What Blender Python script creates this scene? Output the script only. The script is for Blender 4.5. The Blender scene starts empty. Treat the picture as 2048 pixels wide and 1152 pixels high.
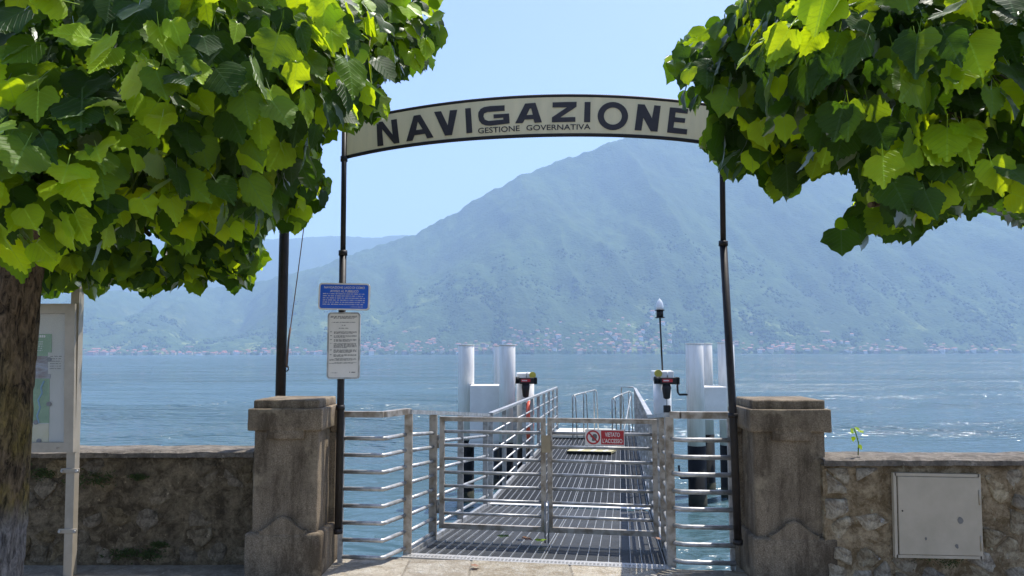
import bpy, bmesh, math, random
import numpy as np
from mathutils import Vector, Matrix, noise as mnoise

scene = bpy.context.scene
C = scene.collection
R = math.radians

# ------------------------------------------------------------------ camera
F = 1500.0                      # focal length in photo pixels (photo 2048 x 1152)
CAM = Vector((0, 0, 1.6))
PITCH = math.atan(131.5 / F)
ROLL = R(0.12)
fwd = Vector((0, math.cos(PITCH), math.sin(PITCH)))
up0 = Vector((0, -math.sin(PITCH), math.cos(PITCH)))
x0 = Vector((1, 0, 0))
right = x0 * math.cos(ROLL) - up0 * math.sin(ROLL)
up = up0 * math.cos(ROLL) + x0 * math.sin(ROLL)
cam = bpy.data.cameras.new('camera')
cam.sensor_width = 36
cam.lens = 36 * F / 2048
cam.clip_start = 0.05
cam.clip_end = 30000
co = bpy.data.objects.new('camera', cam)
m = Matrix((right, up, -fwd)).transposed().to_4x4()
m.translation = CAM
co.matrix_world = m
C.objects.link(co)
scene.camera = co

# ------------------------------------------------------------------ sky, sun, exposure
SUN = Vector((0.35, 0.29, 1.0)).normalized()        # direction towards the sun
elev = math.asin(SUN.z)
azim = math.atan2(SUN.x, SUN.y)
world = bpy.data.worlds.new('World')
scene.world = world
world.use_nodes = True
nt = world.node_tree
bg = nt.nodes['Background']
sky = nt.nodes.new('ShaderNodeTexSky')
sky.sky_type = 'NISHITA'
sky.sun_disc = False
sky.sun_elevation = elev
sky.sun_rotation = azim
sky.air_density = 1.0
sky.dust_density = 1.6
sky.ozone_density = 1.5
hsv = nt.nodes.new('ShaderNodeHueSaturation')
hsv.inputs['Saturation'].default_value = 1.0
nt.links.new(sky.outputs[0], hsv.inputs['Color'])
tint = nt.nodes.new('ShaderNodeMix')
tint.data_type = 'RGBA'
tint.blend_type = 'MULTIPLY'
tint.inputs[0].default_value = 1
tint.inputs[7].default_value = (.86, .87, 1.0, 1)
nt.links.new(hsv.outputs[0], tint.inputs[6])
nt.links.new(tint.outputs[2], bg.inputs[0])
bg.inputs[1].default_value = 0.15
sun = bpy.data.lights.new('sun', 'SUN')
sun.energy = 4.3
sun.angle = R(0.5)
sun.color = (1.0, 0.95, 0.87)
so = bpy.data.objects.new('sun', sun)
so.rotation_euler = SUN.to_track_quat('Z', 'Y').to_euler()
so.location = (5, 5, 20)
C.objects.link(so)
scene.view_settings.view_transform = 'Standard'
scene.view_settings.look = 'None'
scene.view_settings.gamma = 1
scene.view_settings.use_curve_mapping = False
scene.view_settings.exposure = 0.86
scene.render.engine = 'CYCLES'
cy = scene.cycles
cy.use_denoising = True
cy.max_bounces = 8
cy.diffuse_bounces = 3
cy.glossy_bounces = 3
cy.transmission_bounces = 4
cy.transparent_max_bounces = 8
cy.volume_bounces = 2
cy.caustics_reflective = False
cy.caustics_refractive = False


def ray(px, py):
    return fwd + right * ((px - 1024) / F) + up * ((576 - py) / F)


def at(px, py, D):
    d = ray(px, py)
    return CAM + d * (D / d.y)


def onz(px, py, z=0.0):
    d = ray(px, py)
    return CAM + d * ((z - CAM.z) / d.z)


def onplane(px, py, p, n):
    d = ray(px, py)
    return CAM + d * ((p - CAM).dot(n) / d.dot(n))


# ------------------------------------------------------------------ materials
def newmat(name):
    mt = bpy.data.materials.new(name)
    mt.use_nodes = True
    t = mt.node_tree
    return mt, t, t.nodes['Principled BSDF']


def nd(t, typ, **kw):
    n = t.nodes.new(typ)
    for k, v in kw.items():
        if k.startswith('i_'):
            key = k[2:]
            key = int(key) if key.isdigit() else key.replace('_', ' ')
            n.inputs[key].default_value = v
        else:
            setattr(n, k, v)
    return n


def coords(t, scale=(1, 1, 1), kind='Object', rot=(0, 0, 0)):
    tc = nd(t, 'ShaderNodeTexCoord')
    mp = nd(t, 'ShaderNodeMapping')
    mp.inputs['Scale'].default_value = scale
    mp.inputs['Rotation'].default_value = rot
    t.links.new(tc.outputs[kind], mp.inputs[0])
    return mp.outputs[0]


def noise(t, vec, scale, detail=4, rough=.6, dist=0.0):
    n = nd(t, 'ShaderNodeTexNoise', i_Scale=scale, i_Detail=detail, i_Roughness=rough, i_Distortion=dist)
    t.links.new(vec, n.inputs['Vector'])
    return n.outputs['Fac']


def ramp(t, fac, a, b):
    r = nd(t, 'ShaderNodeMapRange')
    r.inputs[1].default_value = a
    r.inputs[2].default_value = b
    t.links.new(fac, r.inputs[0])
    return r.outputs[0]


def mix(t, fac, c1, c2, blend='MIX'):
    n = nd(t, 'ShaderNodeMix', data_type='RGBA', blend_type=blend)
    for s, v in ((0, fac), (6, c1), (7, c2)):
        if isinstance(v, (int, float)):
            n.inputs[s].default_value = v
        elif isinstance(v, tuple):
            n.inputs[s].default_value = (*v, 1)
        else:
            t.links.new(v, n.inputs[s])
    return n.outputs[2]


def bump(t, b, h, strength=.3, dist=.01):
    n = nd(t, 'ShaderNodeBump', i_Strength=strength, i_Distance=dist)
    t.links.new(h, n.inputs['Height'])
    t.links.new(n.outputs[0], b.inputs['Normal'])
    return n


def rgb(h):
    return tuple((int(h[i:i + 2], 16) / 255) ** 2.2 for i in (0, 2, 4))


def surf(name, c1, c2=None, rough=.6, metal=0.0, scale=6, lo=.35, hi=.65, bscale=40, bstr=.2, bdist=.004, spec=.5, stretch=(1, 1, 1)):
    mt, t, b = newmat(name)
    v = coords(t, stretch)
    c2 = c2 or tuple(x * .75 for x in c1)
    f = ramp(t, noise(t, v, scale, 6), lo, hi)
    t.links.new(mix(t, f, c1, c2), b.inputs['Base Color'])
    b.inputs['Roughness'].default_value = rough
    b.inputs['Metallic'].default_value = metal
    b.inputs['Specular IOR Level'].default_value = spec
    if bstr:
        bump(t, b, noise(t, v, bscale, 4), bstr, bdist)
    return mt


M = {}
M['galv'] = surf('galvanised_steel', (.50, .50, .49), (.30, .30, .285), rough=.45, metal=.5, scale=14, lo=.4, hi=.6, bscale=60, bstr=.08)
M['galv_old'] = surf('stained_steel', (.46, .42, .36), (.22, .18, .13), rough=.5, metal=.4, scale=10, lo=.42, hi=.62, bscale=60, bstr=.1)
M['black'] = surf('black_paint', (.012, .011, .011), (.022, .018, .016), rough=.5, spec=.3, scale=20, bscale=30, bstr=.15)
M['white_paint'] = surf('white_paint', (.80, .78, .73), (.70, .68, .63), rough=.45, scale=4, bstr=.05)
M['pile_white'] = surf('weathered_pile_paint', (.80, .78, .73), (.60, .57, .50), rough=.5, scale=5, lo=.42, hi=.75, bstr=.06, stretch=(2.2, 2.2, .22))
M['pile_black'] = surf('pile_black', (.006, .007, .008), (.012, .014, .014), rough=.6, spec=.15, scale=5, bstr=.1)
M['cream'] = surf('sign_cream', (.84, .72, .44), (.74, .64, .39), rough=.5, scale=3, bstr=.03, stretch=(4, 4, .6))
M['letter'] = surf('sign_lettering', (.022, .016, .016), (.035, .025, .024), rough=.5, scale=20, bstr=0)
M['blue'] = surf('sign_blue', (.008, .12, .72), (.01, .14, .78), rough=.35, scale=5, bstr=0)
M['white'] = surf('sign_white', (.84, .82, .77), (.78, .76, .71), rough=.4, scale=8, bstr=0)
M['ink'] = surf('print_ink', (.10, .10, .10), (.14, .14, .14), rough=.5, bstr=0)
M['red'] = surf('sign_red', (.50, .012, .025), (.45, .012, .02), rough=.35, bstr=0)
M['algae'] = surf('waterline_algae', (.012, .02, .010), (.03, .028, .016), rough=.9, scale=12)
M['yellow'] = surf('yellow_paint', (.55, .46, .05), (.42, .35, .05), rough=.5, bstr=0)
M['dull_yellow'] = surf('worn_yellow', (.46, .41, .20), (.38, .35, .22), rough=.7, scale=14, bstr=0)
M['orange'] = surf('lifebuoy_orange', (.70, .10, .04), (.6, .09, .04), rough=.5, bstr=0)
M['hatch'] = surf('grey_hatch_paint', (.50, .44, .34), (.41, .36, .27), rough=.5, scale=4, bscale=8, bstr=.15, bdist=.01)
M['alu'] = surf('aluminium_frame', (.44, .39, .31), (.36, .32, .25), rough=.45, metal=.25, scale=8, bstr=.03)
M['paper'] = surf('notice_paper', (.62, .60, .52), (.56, .55, .47), rough=.5, scale=3, bstr=0)
M['moss'] = surf('moss', (.035, .06, .012), (.06, .09, .02), rough=.9, scale=20)
M['plate'] = surf('pale_plate', (.80, .76, .62), (.7, .66, .54), rough=.6, bstr=.1)
M['twig'] = surf('green_brown_twig', (.16, .15, .06), (.09, .07, .04), rough=.7, bstr=0)
M['rope'] = surf('rope', (.12, .10, .08), (.2, .12, .1), rough=.9, bstr=0)


def mat_glassy(name, col, alpha=.25):
    mt, t, b = newmat(name)
    b.inputs['Base Color'].default_value = (*col, 1)
    b.inputs['Roughness'].default_value = .05
    b.inputs['Alpha'].default_value = alpha
    return mt


M['pane'] = mat_glassy('clear_pane', (.7, .75, .75), .12)
M['lampglass'] = mat_glassy('lamp_glass', (.85, .88, .9), .75)


def mth_scale(t, a, k):
    n = nd(t, 'ShaderNodeMath', operation='MULTIPLY', i_1=k)
    t.links.new(a, n.inputs[0])
    return n.outputs[0]


def mat_concrete():
    mt, t, b = newmat('aggregate_stone')
    v = coords(t)
    vs = coords(t, (1, 1, .28))
    fine = noise(t, v, 120, 3, .8)
    c = mix(t, ramp(t, fine, .34, .68), (.13, .10, .066), (.35, .285, .205))
    big = ramp(t, noise(t, vs, 5.5, 7, .7), .42, .60)
    c = mix(t, big, c, (.055, .041, .027), 'MIX')
    c2 = mix(t, .22, c, mix(t, ramp(t, fine, .35, .68), (.11, .082, .05), (.36, .29, .20)))
    hi = ramp(t, noise(t, v, 3.1, 7, .7), .54, .64)
    c3 = mix(t, hi, c2, (.30, .245, .165))
    t.links.new(c3, b.inputs['Base Color'])
    b.inputs['Roughness'].default_value = .9
    b.inputs['Specular IOR Level'].default_value = .25
    bump(t, b, fine, .55, .006)
    return mt


M['agg'] = mat_concrete()


def mat_masonry(name, dark, light, per_obj=False, stain=.5, pits=.0):
    mt, t, b = newmat(name)
    v = coords(t)
    n1 = noise(t, v, 8, 10, .75, .5)
    n2 = noise(t, v, 42, 6, .75)
    c = mix(t, ramp(t, n1, .42, .58), dark, light)
    c = mix(t, ramp(t, n2, .50, .70), c, tuple(x * .5 for x in dark), 'MIX')
    c = mix(t, .4, c, mix(t, ramp(t, n1, .4, .6), dark, light))
    if per_obj:
        oi = nd(t, 'ShaderNodeObjectInfo')
        hs = nd(t, 'ShaderNodeHueSaturation')
        t.links.new(c, hs.inputs['Color'])
        t.links.new(ramp_to(t, oi.outputs['Random'], .75, 1.3), hs.inputs['Value'])
        w = nd(t, 'ShaderNodeMath', operation='MULTIPLY', i_1=7.31)
        t.links.new(oi.outputs['Random'], w.inputs[0])
        fr = nd(t, 'ShaderNodeMath', operation='FRACT')
        t.links.new(w.outputs[0], fr.inputs[0])
        t.links.new(ramp_to(t, fr.outputs[0], .8, 1.25), hs.inputs['Saturation'])
        c = hs.outputs[0]
    st = ramp(t, noise(t, coords(t, (1, 1, .7)), 2.6, 8, .7), .50, .66)
    stf = nd(t, 'ShaderNodeMath', operation='MULTIPLY', i_1=stain)
    t.links.new(st, stf.inputs[0])
    c = mix(t, stf.outputs[0], c, (.022, .018, .014))
    wsp = ramp(t, noise(t, v, 17, 5, .75), .60, .68)
    c = mix(t, wsp, c, tuple(min(.6, x * 1.5) for x in light))
    pit = ramp(t, noise(t, v, 75, 3, .7), .60, .68)
    c = mix(t, mth_scale(t, pit, pits), c, tuple(x * .35 for x in dark))
    t.links.new(c, b.inputs['Base Color'])
    b.inputs['Roughness'].default_value = .92
    b.inputs['Specular IOR Level'].default_value = .2
    ad = nd(t, 'ShaderNodeMath', operation='ADD')
    t.links.new(n1, ad.inputs[0])
    t.links.new(n2, ad.inputs[1])
    bump(t, b, ad.outputs[0], 1.0, .03)
    return mt


def ramp_to(t, fac, a, b):
    r = nd(t, 'ShaderNodeMapRange')
    r.inputs[3].default_value = a
    r.inputs[4].default_value = b
    t.links.new(fac, r.inputs[0])
    return r.outputs[0]


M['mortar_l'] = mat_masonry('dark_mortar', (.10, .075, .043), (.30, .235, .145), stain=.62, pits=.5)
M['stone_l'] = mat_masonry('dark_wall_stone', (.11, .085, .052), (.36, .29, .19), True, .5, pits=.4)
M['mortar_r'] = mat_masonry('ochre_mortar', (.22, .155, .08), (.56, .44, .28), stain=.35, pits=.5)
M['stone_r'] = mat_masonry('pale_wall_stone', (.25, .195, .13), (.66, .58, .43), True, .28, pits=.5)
M['coping'] = mat_masonry('coping_stone', (.16, .14, .115), (.33, .29, .24), stain=.35)
M['slab'] = mat_masonry('paving_slab', (.36, .30, .21), (.52, .47, .37), True, .08)
M['pavement'] = mat_masonry('pavement_concrete', (.28, .25, .20), (.42, .38, .31), stain=.25)
M['kerb_pale'] = surf('pale_kerb', (.6, .56, .46), (.5, .42, .28), rough=.8, scale=12)


def mat_bark():
    mt, t, b = newmat('tree_bark')
    v = coords(t, (1, 1, .30))
    n1 = noise(t, v, 30, 8, .75, .9)
    c = mix(t, ramp(t, n1, .38, .62), (.024, .017, .010), (.25, .175, .10))
    tc = nd(t, 'ShaderNodeTexCoord')
    sp = nd(t, 'ShaderNodeSeparateXYZ')
    t.links.new(tc.outputs['Object'], sp.inputs[0])
    lic = noise(t, coords(t, (1, 1, .5)), 7, 6, .7)
    zz = ramp(t, sp.outputs[2], 1.75, .55)
    mu = nd(t, 'ShaderNodeMath', operation='MULTIPLY')
    t.links.new(ramp(t, lic, .42, .62), mu.inputs[0])
    t.links.new(zz, mu.inputs[1])
    c = mix(t, mu.outputs[0], c, mix(t, ramp(t, n1, .38, .6), (.045, .038, .008), (.33, .25, .035)))
    wz = ramp(t, sp.outputs[2], .78, .62)
    c = mix(t, wz, c, mix(t, ramp(t, n1, .35, .6), (.05, .045, .04), (.34, .31, .28)))
    t.links.new(c, b.inputs['Base Color'])
    b.inputs['Roughness'].default_value = .9
    b.inputs['Specular IOR Level'].default_value = .2
    bump(t, b, n1, .9, .03)
    return mt


M['bark'] = mat_bark()


def mat_leaf(name, top, trans, dark_var=.35):
    """diffuse + translucent leaf with lighter veins laid out along the leaf's own UV"""
    mt = bpy.data.materials.new(name)
    mt.use_nodes = True
    t = mt.node_tree
    t.nodes.clear()
    out = nd(t, 'ShaderNodeOutputMaterial')
    uv = nd(t, 'ShaderNodeUVMap')
    sp = nd(t, 'ShaderNodeSeparateXYZ')
    t.links.new(uv.outputs[0], sp.inputs[0])

    def mth(op, a, bb=None):
        n = nd(t, 'ShaderNodeMath', operation=op)
        for i, v in enumerate((a, bb)):
            if v is None:
                continue
            if isinstance(v, (int, float)):
                n.inputs[i].default_value = v
            else:
                t.links.new(v, n.inputs[i])
        return n.outputs[0]
    ax = mth('ABSOLUTE', mth('SUBTRACT', sp.outputs[0], .5))
    u = mth('MULTIPLY', mth('SUBTRACT', sp.outputs[1], mth('MULTIPLY', ax, .75)), 6.5)
    fr = mth('ABSOLUTE', mth('SUBTRACT', mth('FRACT', u), .5))
    side = ramp(t, fr, .37, .47)
    mid = ramp(t, ax, .03, .010)
    vein = mth('MAXIMUM', mth('MULTIPLY', side, .55), mid)
    geo = nd(t, 'ShaderNodeNewGeometry')
    n1 = noise(t, geo.outputs['Position'], 6.5, 2, .5)
    n2 = noise(t, geo.outputs['Position'], 45, 3, .6)
    base = mix(t, ramp(t, n1, .3, .7), top, tuple(x * (1 - dark_var) for x in top))
    base = mix(t, mth('MULTIPLY', vein, .8), base, tuple(min(1, x * 1.8 + .02) for x in top))
    base = mix(t, ramp(t, n2, .6, .9), base, tuple(x * .7 for x in top))
    tr = mix(t, ramp(t, n1, .3, .7), trans, tuple(x * (1 - dark_var) for x in trans))
    tr = mix(t, mth('MULTIPLY', vein, .8), tr, tuple(x * .42 for x in trans))
    di = nd(t, 'ShaderNodeBsdfDiffuse')
    tl = nd(t, 'ShaderNodeBsdfTranslucent')
    gl = nd(t, 'ShaderNodeBsdfGlossy', i_Roughness=.5)
    gl.inputs[0].default_value = (1, 1, 1, 1)
    t.links.new(base, di.inputs[0])
    t.links.new(tr, tl.inputs[0])
    bp = nd(t, 'ShaderNodeBump', i_Strength=.5, i_Distance=.012)
    t.links.new(side, bp.inputs['Height'])
    for s in (di, gl):
        t.links.new(bp.outputs[0], s.inputs['Normal'])
    ad = nd(t, 'ShaderNodeAddShader')
    t.links.new(di.outputs[0], ad.inputs[0])
    t.links.new(tl.outputs[0], ad.inputs[1])
    fz = nd(t, 'ShaderNodeFresnel', i_IOR=1.38)
    ms = nd(t, 'ShaderNodeMixShader')
    t.links.new(mth('MULTIPLY', fz.outputs[0], .32), ms.inputs[0])
    t.links.new(ad.outputs[0], ms.inputs[1])
    t.links.new(gl.outputs[0], ms.inputs[2])
    t.links.new(ms.outputs[0], out.inputs[0])
    return mt


M['leaf_old_shaded'] = mat_leaf('mature_shaded_leaf', (.019, .044, .007), (.055, .12, .003))  # mature green, darkened so that crown shade is part of the colour
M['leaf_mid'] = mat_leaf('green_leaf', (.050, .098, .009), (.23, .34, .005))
M['leaf_new_sunlit'] = mat_leaf('young_sunlit_leaf', (.15, .24, .010), (.58, .72, .008), .40)  # young yellow green, with the backlit glow put into the colour
M['leaf_dry'] = mat_leaf('dry_leaf', (.22, .11, .06), (.2, .1, .04), .3)


def mat_water():
    mt, t, b = newmat('lake_water')
    b.inputs['Base Color'].default_value = (.055, .108, .125, 1)
    b.inputs['Roughness'].default_value = .06
    b.inputs['IOR'].default_value = 1.33
    v1 = coords(t, (.6, 1.0, 1))
    geo = nd(t, 'ShaderNodeNewGeometry')
    n1 = noise(t, v1, .9, 3, .6, .5)
    n2 = noise(t, v1, .13, 5, .68, .6)
    n3 = noise(t, coords(t, (.4, 1, 1)), 5.5, 3, .6, .2)
    a = nd(t, 'ShaderNodeMath', operation='MULTIPLY_ADD', i_1=7.0)
    t.links.new(n2, a.inputs[0])
    t.links.new(n1, a.inputs[2])
    a2 = nd(t, 'ShaderNodeMath', operation='MULTIPLY_ADD', i_1=.16)
    t.links.new(n3, a2.inputs[0])
    t.links.new(a.outputs[0], a2.inputs[2])
    bmp = bump(t, b, a2.outputs[0], 1.0, .58)
    # wind patches: rougher and calmer areas
    n4 = noise(t, coords(t, (.012, .05, 1)), 1, 4, .6)
    r = ramp_to(t, ramp(t, n4, .4, .62), .05, .2)
    t.links.new(r, b.inputs['Roughness'])
    t.links.new(ramp_to(t, ramp(t, noise(t, coords(t, (.03, .09, 1)), 1, 4, .65), .38, .6), .45, 1.0), bmp.inputs['Strength'])
    return mt


M['water'] = mat_water()


def mat_forest(name='forested_hill'):
    mt, t, b = newmat(name)
    v = coords(t, kind='Object')
    n0 = noise(t, v, .0016, 5, .6)
    n1 = noise(t, v, .012, 6, .7)
    vo = nd(t, 'ShaderNodeTexVoronoi', i_Scale=.075)
    t.links.new(v, vo.inputs['Vector'])
    sep = nd(t, 'ShaderNodeSeparateColor')
    t.links.new(vo.outputs['Color'], sep.inputs[0])
    c = mix(t, ramp(t, n1, .35, .65), (.026, .058, .018), (.082, .128, .036))
    c = mix(t, mth_scale(t, sep.outputs[0], .45), c, (.05, .085, .022))
    # meadows low down
    tc = nd(t, 'ShaderNodeTexCoord')
    sp = nd(t, 'ShaderNodeSeparateXYZ')
    t.links.new(tc.outputs['Object'], sp.inputs[0])
    low = ramp(t, sp.outputs[2], 330, 60)
    md = ramp(t, noise(t, v, .0075, 4, .65), .57, .62)
    mu = nd(t, 'ShaderNodeMath', operation='MULTIPLY')
    t.links.new(low, mu.inputs[0])
    t.links.new(md, mu.inputs[1])
    c = mix(t, mu.outputs[0], c, (.21, .25, .075))
    c = mix(t, ramp(t, n0, .4, .62), c, mix(t, .6, c, (.03, .05, .02)))
    t.links.new(c, b.inputs['Base Color'])
    b.inputs['Roughness'].default_value = .95
    b.inputs['Specular IOR Level'].default_value = .1
    bump(t, b, vo.outputs['Distance'], .8, 5.0).invert = True
    return mt


M['forest'] = mat_forest()
M['treeblob'] = surf('far_tree_foliage', (.026, .058, .018), (.055, .095, .028), rough=.95, scale=.05, bstr=0, spec=.1)


# ------------------------------------------------------------------ object helpers
def tag(o, label=None, cat=None, group=None, kind=None):
    if label:
        o['label'] = label
    if cat:
        o['category'] = cat
    if group:
        o['group'] = group
    if kind:
        o['kind'] = kind
    return o


def thing(name, loc, label, cat, group=None, rz=0.0, mtx=None):
    o = bpy.data.objects.new(name, None)
    C.objects.link(o)
    if mtx is not None:
        o.matrix_world = mtx
    else:
        o.location = loc
        o.rotation_euler = (0, 0, rz)
    return tag(o, label, cat, group)


WORLD = {}


def link(o, parent=None, keep=True):
    """link; geometry given in world space unless keep is False (then in the parent's space)"""
    C.objects.link(o)
    if parent is not None:
        o.parent = parent
        if keep:
            pm = WORLD.get(parent.name)
            if pm is None:
                pm = parent_matrix(parent)
            o.matrix_parent_inverse = pm.inverted()
    return o


def parent_matrix(o):
    mm = o.matrix_basis.copy()
    p = o
    while p.parent is not None:
        mm = p.parent.matrix_basis @ p.matrix_parent_inverse @ mm if False else (parent_matrix(p.parent) @ p.matrix_parent_inverse @ p.matrix_basis)
        return mm
    return mm


class MB:
    """collects shapes into one mesh"""

    def __init__(s):
        s.bm = bmesh.new()

    def box(s, c, size, mtx=None, bevel=0.0, seg=1):
        r = bmesh.ops.create_cube(s.bm, size=1)
        vs = r['verts']
        T = Matrix.Translation(c) @ Matrix.Diagonal((*size, 1))
        if mtx is not None:
            T = mtx @ T
        bmesh.ops.transform(s.bm, matrix=T, verts=vs)
        if bevel:
            es = {e for v in vs for e in v.link_edges}
            bmesh.ops.bevel(s.bm, geom=list(es), offset=bevel, segments=seg, profile=.5, affect='EDGES')
        return s

    def bar(s, a, b, w, h, upv=Vector((0, 0, 1))):
        """rectangular bar from a to b; w sideways, h along upv"""
        a, b = Vector(a), Vector(b)
        d = b - a
        L = d.length
        y = d.normalized()
        x = y.cross(upv)
        if x.length < 1e-4:
            x = y.cross(Vector((0, 1, 0)))
        x.normalize()
        z = x.cross(y)
        mm = Matrix((x, y, z)).transposed().to_4x4()
        mm.translation = (a + b) / 2
        return s.box((0, 0, 0), (w, L, h), mm)

    def tube(s, pts, r, seg=10, caps=True, radii=None):
        pts = [Vector(p) for p in pts]
        rings = []
        n = len(pts)
        prevx = None
        for i, p in enumerate(pts):
            d = (pts[min(i + 1, n - 1)] - pts[max(i - 1, 0)]).normalized()
            if prevx is None:
                x = d.orthogonal().normalized()
            else:
                x = (prevx - d * prevx.dot(d)).normalized()
            prevx = x
            y = d.cross(x)
            rr = radii[i] if radii else r
            rings.append([s.bm.verts.new(p + (x * math.cos(2 * math.pi * k / seg) + y * math.sin(2 * math.pi * k / seg)) * rr) for k in range(seg)])
        for i in range(n - 1):
            for k in range(seg):
                f = s.bm.faces.new((rings[i][k], rings[i][(k + 1) % seg], rings[i + 1][(k + 1) % seg], rings[i + 1][k]))
                f.smooth = True
        if caps:
            s.bm.faces.new(rings[0][::-1])
            s.bm.faces.new(rings[-1])
        return s

    def prism(s, loop, off):
        """extrude a planar loop of world points by vector off"""
        off = Vector(off)
        a = [s.bm.verts.new(Vector(p)) for p in loop]
        b = [s.bm.verts.new(Vector(p) + off) for p in loop]
        s.bm.faces.new(a)
        s.bm.faces.new(b[::-1])
        n = len(a)
        for i in range(n):
            s.bm.faces.new((a[i], b[i], b[(i + 1) % n], a[(i + 1) % n]))
        return s

    def build(s, name, mt, parent=None, keep=True, smooth=False):
        bmesh.ops.recalc_face_normals(s.bm, faces=s.bm.faces)
        me = bpy.data.meshes.new(name)
        s.bm.to_mesh(me)
        s.bm.free()
        mts = mt if isinstance(mt, (list, tuple)) else [mt]
        for q in mts:
            me.materials.append(q)
        if smooth:
            for p in me.polygons:
                p.use_smooth = True
        return link(bpy.data.objects.new(name, me), parent, keep)


def from_arrays(name, verts, faces, mt, parent=None, keep=True, smooth=False):
    me = bpy.data.meshes.new(name)
    me.from_pydata(verts, [], faces)
    me.update()
    me.materials.append(mt)
    if smooth:
        me.polygons.foreach_set('use_smooth', [True] * len(me.polygons))
    return link(bpy.data.objects.new(name, me), parent, keep)


def flat_shape(name, loops, mt, frame, parent, thick=.0015):
    """filled 2-D outline(s) with holes, given in the local x/y of frame"""
    cu = bpy.data.curves.new(name, 'CURVE')
    cu.dimensions = '2D'
    cu.fill_mode = 'BOTH'
    cu.extrude = thick
    for lp in loops:
        sp = cu.splines.new('POLY')
        sp.points.add(len(lp) - 1)
        for i, (x, y) in enumerate(lp):
            sp.points[i].co = (x, y, 0, 1)
        sp.use_cyclic_u = True
    return curve_mesh(name, cu, mt, frame, parent)


def curve_mesh(name, cu, mt, frame, parent):
    tmp = bpy.data.objects.new(name, cu)
    C.objects.link(tmp)
    dg = bpy.context.evaluated_depsgraph_get()
    me = bpy.data.meshes.new_from_object(tmp.evaluated_get(dg))
    bpy.data.objects.remove(tmp)
    me.materials.clear()
    me.materials.append(mt)
    me.transform(frame)
    o = bpy.data.objects.new(name, me)
    return link(o, parent)


def text(name, s, width, height, mt, frame, parent, thick=.0008, bold=.0):
    """text centred on the frame origin, scaled to width x cap height"""
    cu = bpy.data.curves.new(name, 'FONT')
    cu.body = s
    cu.extrude = 0
    cu.offset = bold
    cu.resolution_u = 3
    tmp = bpy.data.objects.new(name, cu)
    C.objects.link(tmp)
    dg = bpy.context.evaluated_depsgraph_get()
    me = bpy.data.meshes.new_from_object(tmp.evaluated_get(dg))
    bpy.data.objects.remove(tmp)
    v = np.array([q.co[:] for q in me.vertices])
    lo, hi = v.min(0), v.max(0)
    sx, sy = width / (hi[0] - lo[0]), height / (hi[1] - lo[1])
    T = frame @ Matrix.Diagonal((sx, sy, 1, 1)) @ Matrix.Translation((-(lo[0] + hi[0]) / 2, -(lo[1] + hi[1]) / 2, 0))
    me.transform(T)
    me.materials.clear()
    me.materials.append(mt)
    return link(bpy.data.objects.new(name, me), parent)


def frame_at(origin, xdir, zup=Vector((0, 0, 1))):
    """local x = xdir, local y = up, local z = towards the viewer"""
    x = Vector(xdir).normalized()
    y = (zup - x * zup.dot(x)).normalized()
    z = x.cross(y)
    mm = Matrix((x, y, z)).transposed().to_4x4()
    mm.translation = origin
    return mm


def roughen(o, amp, freq, seed=0.0, keep_axis=None):
    me = o.data
    for v in me.vertices:
        n = mnoise.noise_vector(v.co * freq + Vector((seed, seed * 1.7, 0)))
        v.co += Vector(n) * amp


rnd = random.Random(7)

# =================================================================== SETTING
WATER_Z = -1.5
# lake
wv, wf = [], []
lake = from_arrays('lake_water', [(-9000, -5, WATER_Z), (9000, -5, WATER_Z), (9000, 9500, WATER_Z), (-9000, 9500, WATER_Z)], [(0, 1, 2, 3)], M['water'])
tag(lake, kind='structure')

# gangway frame
GL = onz(812, 1112)
GR = onz(1344, 1137)
GX = (GR - GL)
GW = GX.length
GX.normalize()
GY = Vector((math.sin(R(8.2)), math.cos(R(8.2)), 0))
RAMP_L, RAMP_DROP = 3.8, .33
PIER_L = 10.6
slope1 = -RAMP_DROP / RAMP_L
slope2 = -.011


def g(u, L, h=0.0):
    """point on the gangway: u across from the left edge, L along, h above the deck"""
    z = slope1 * L if L <= RAMP_L else -RAMP_DROP + slope2 * (L - RAMP_L)
    p = GL + GX * u + GY * L
    return Vector((p.x, p.y, z + h))


# ground: quay pavement with a face down to the lake bed
edge = [(-40, 6.2), (-1.40, 6.2), (-1.40, GL.y - .02), (GL.x - .03, GL.y - .03), (GR.x + .03, GR.y - .03), (1.72, GR.y - .06), (1.72, 5.95), (40, 5.95)]
loop = [Vector((x, y, 0)) for x, y in edge] + [Vector((40, -60, 0)), Vector((-40, -60, 0))]
b = MB()
b.prism(loop, (0, 0, -3.2))
ground = b.build('pavement', M['pavement'])
tag(ground, kind='structure')

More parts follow.
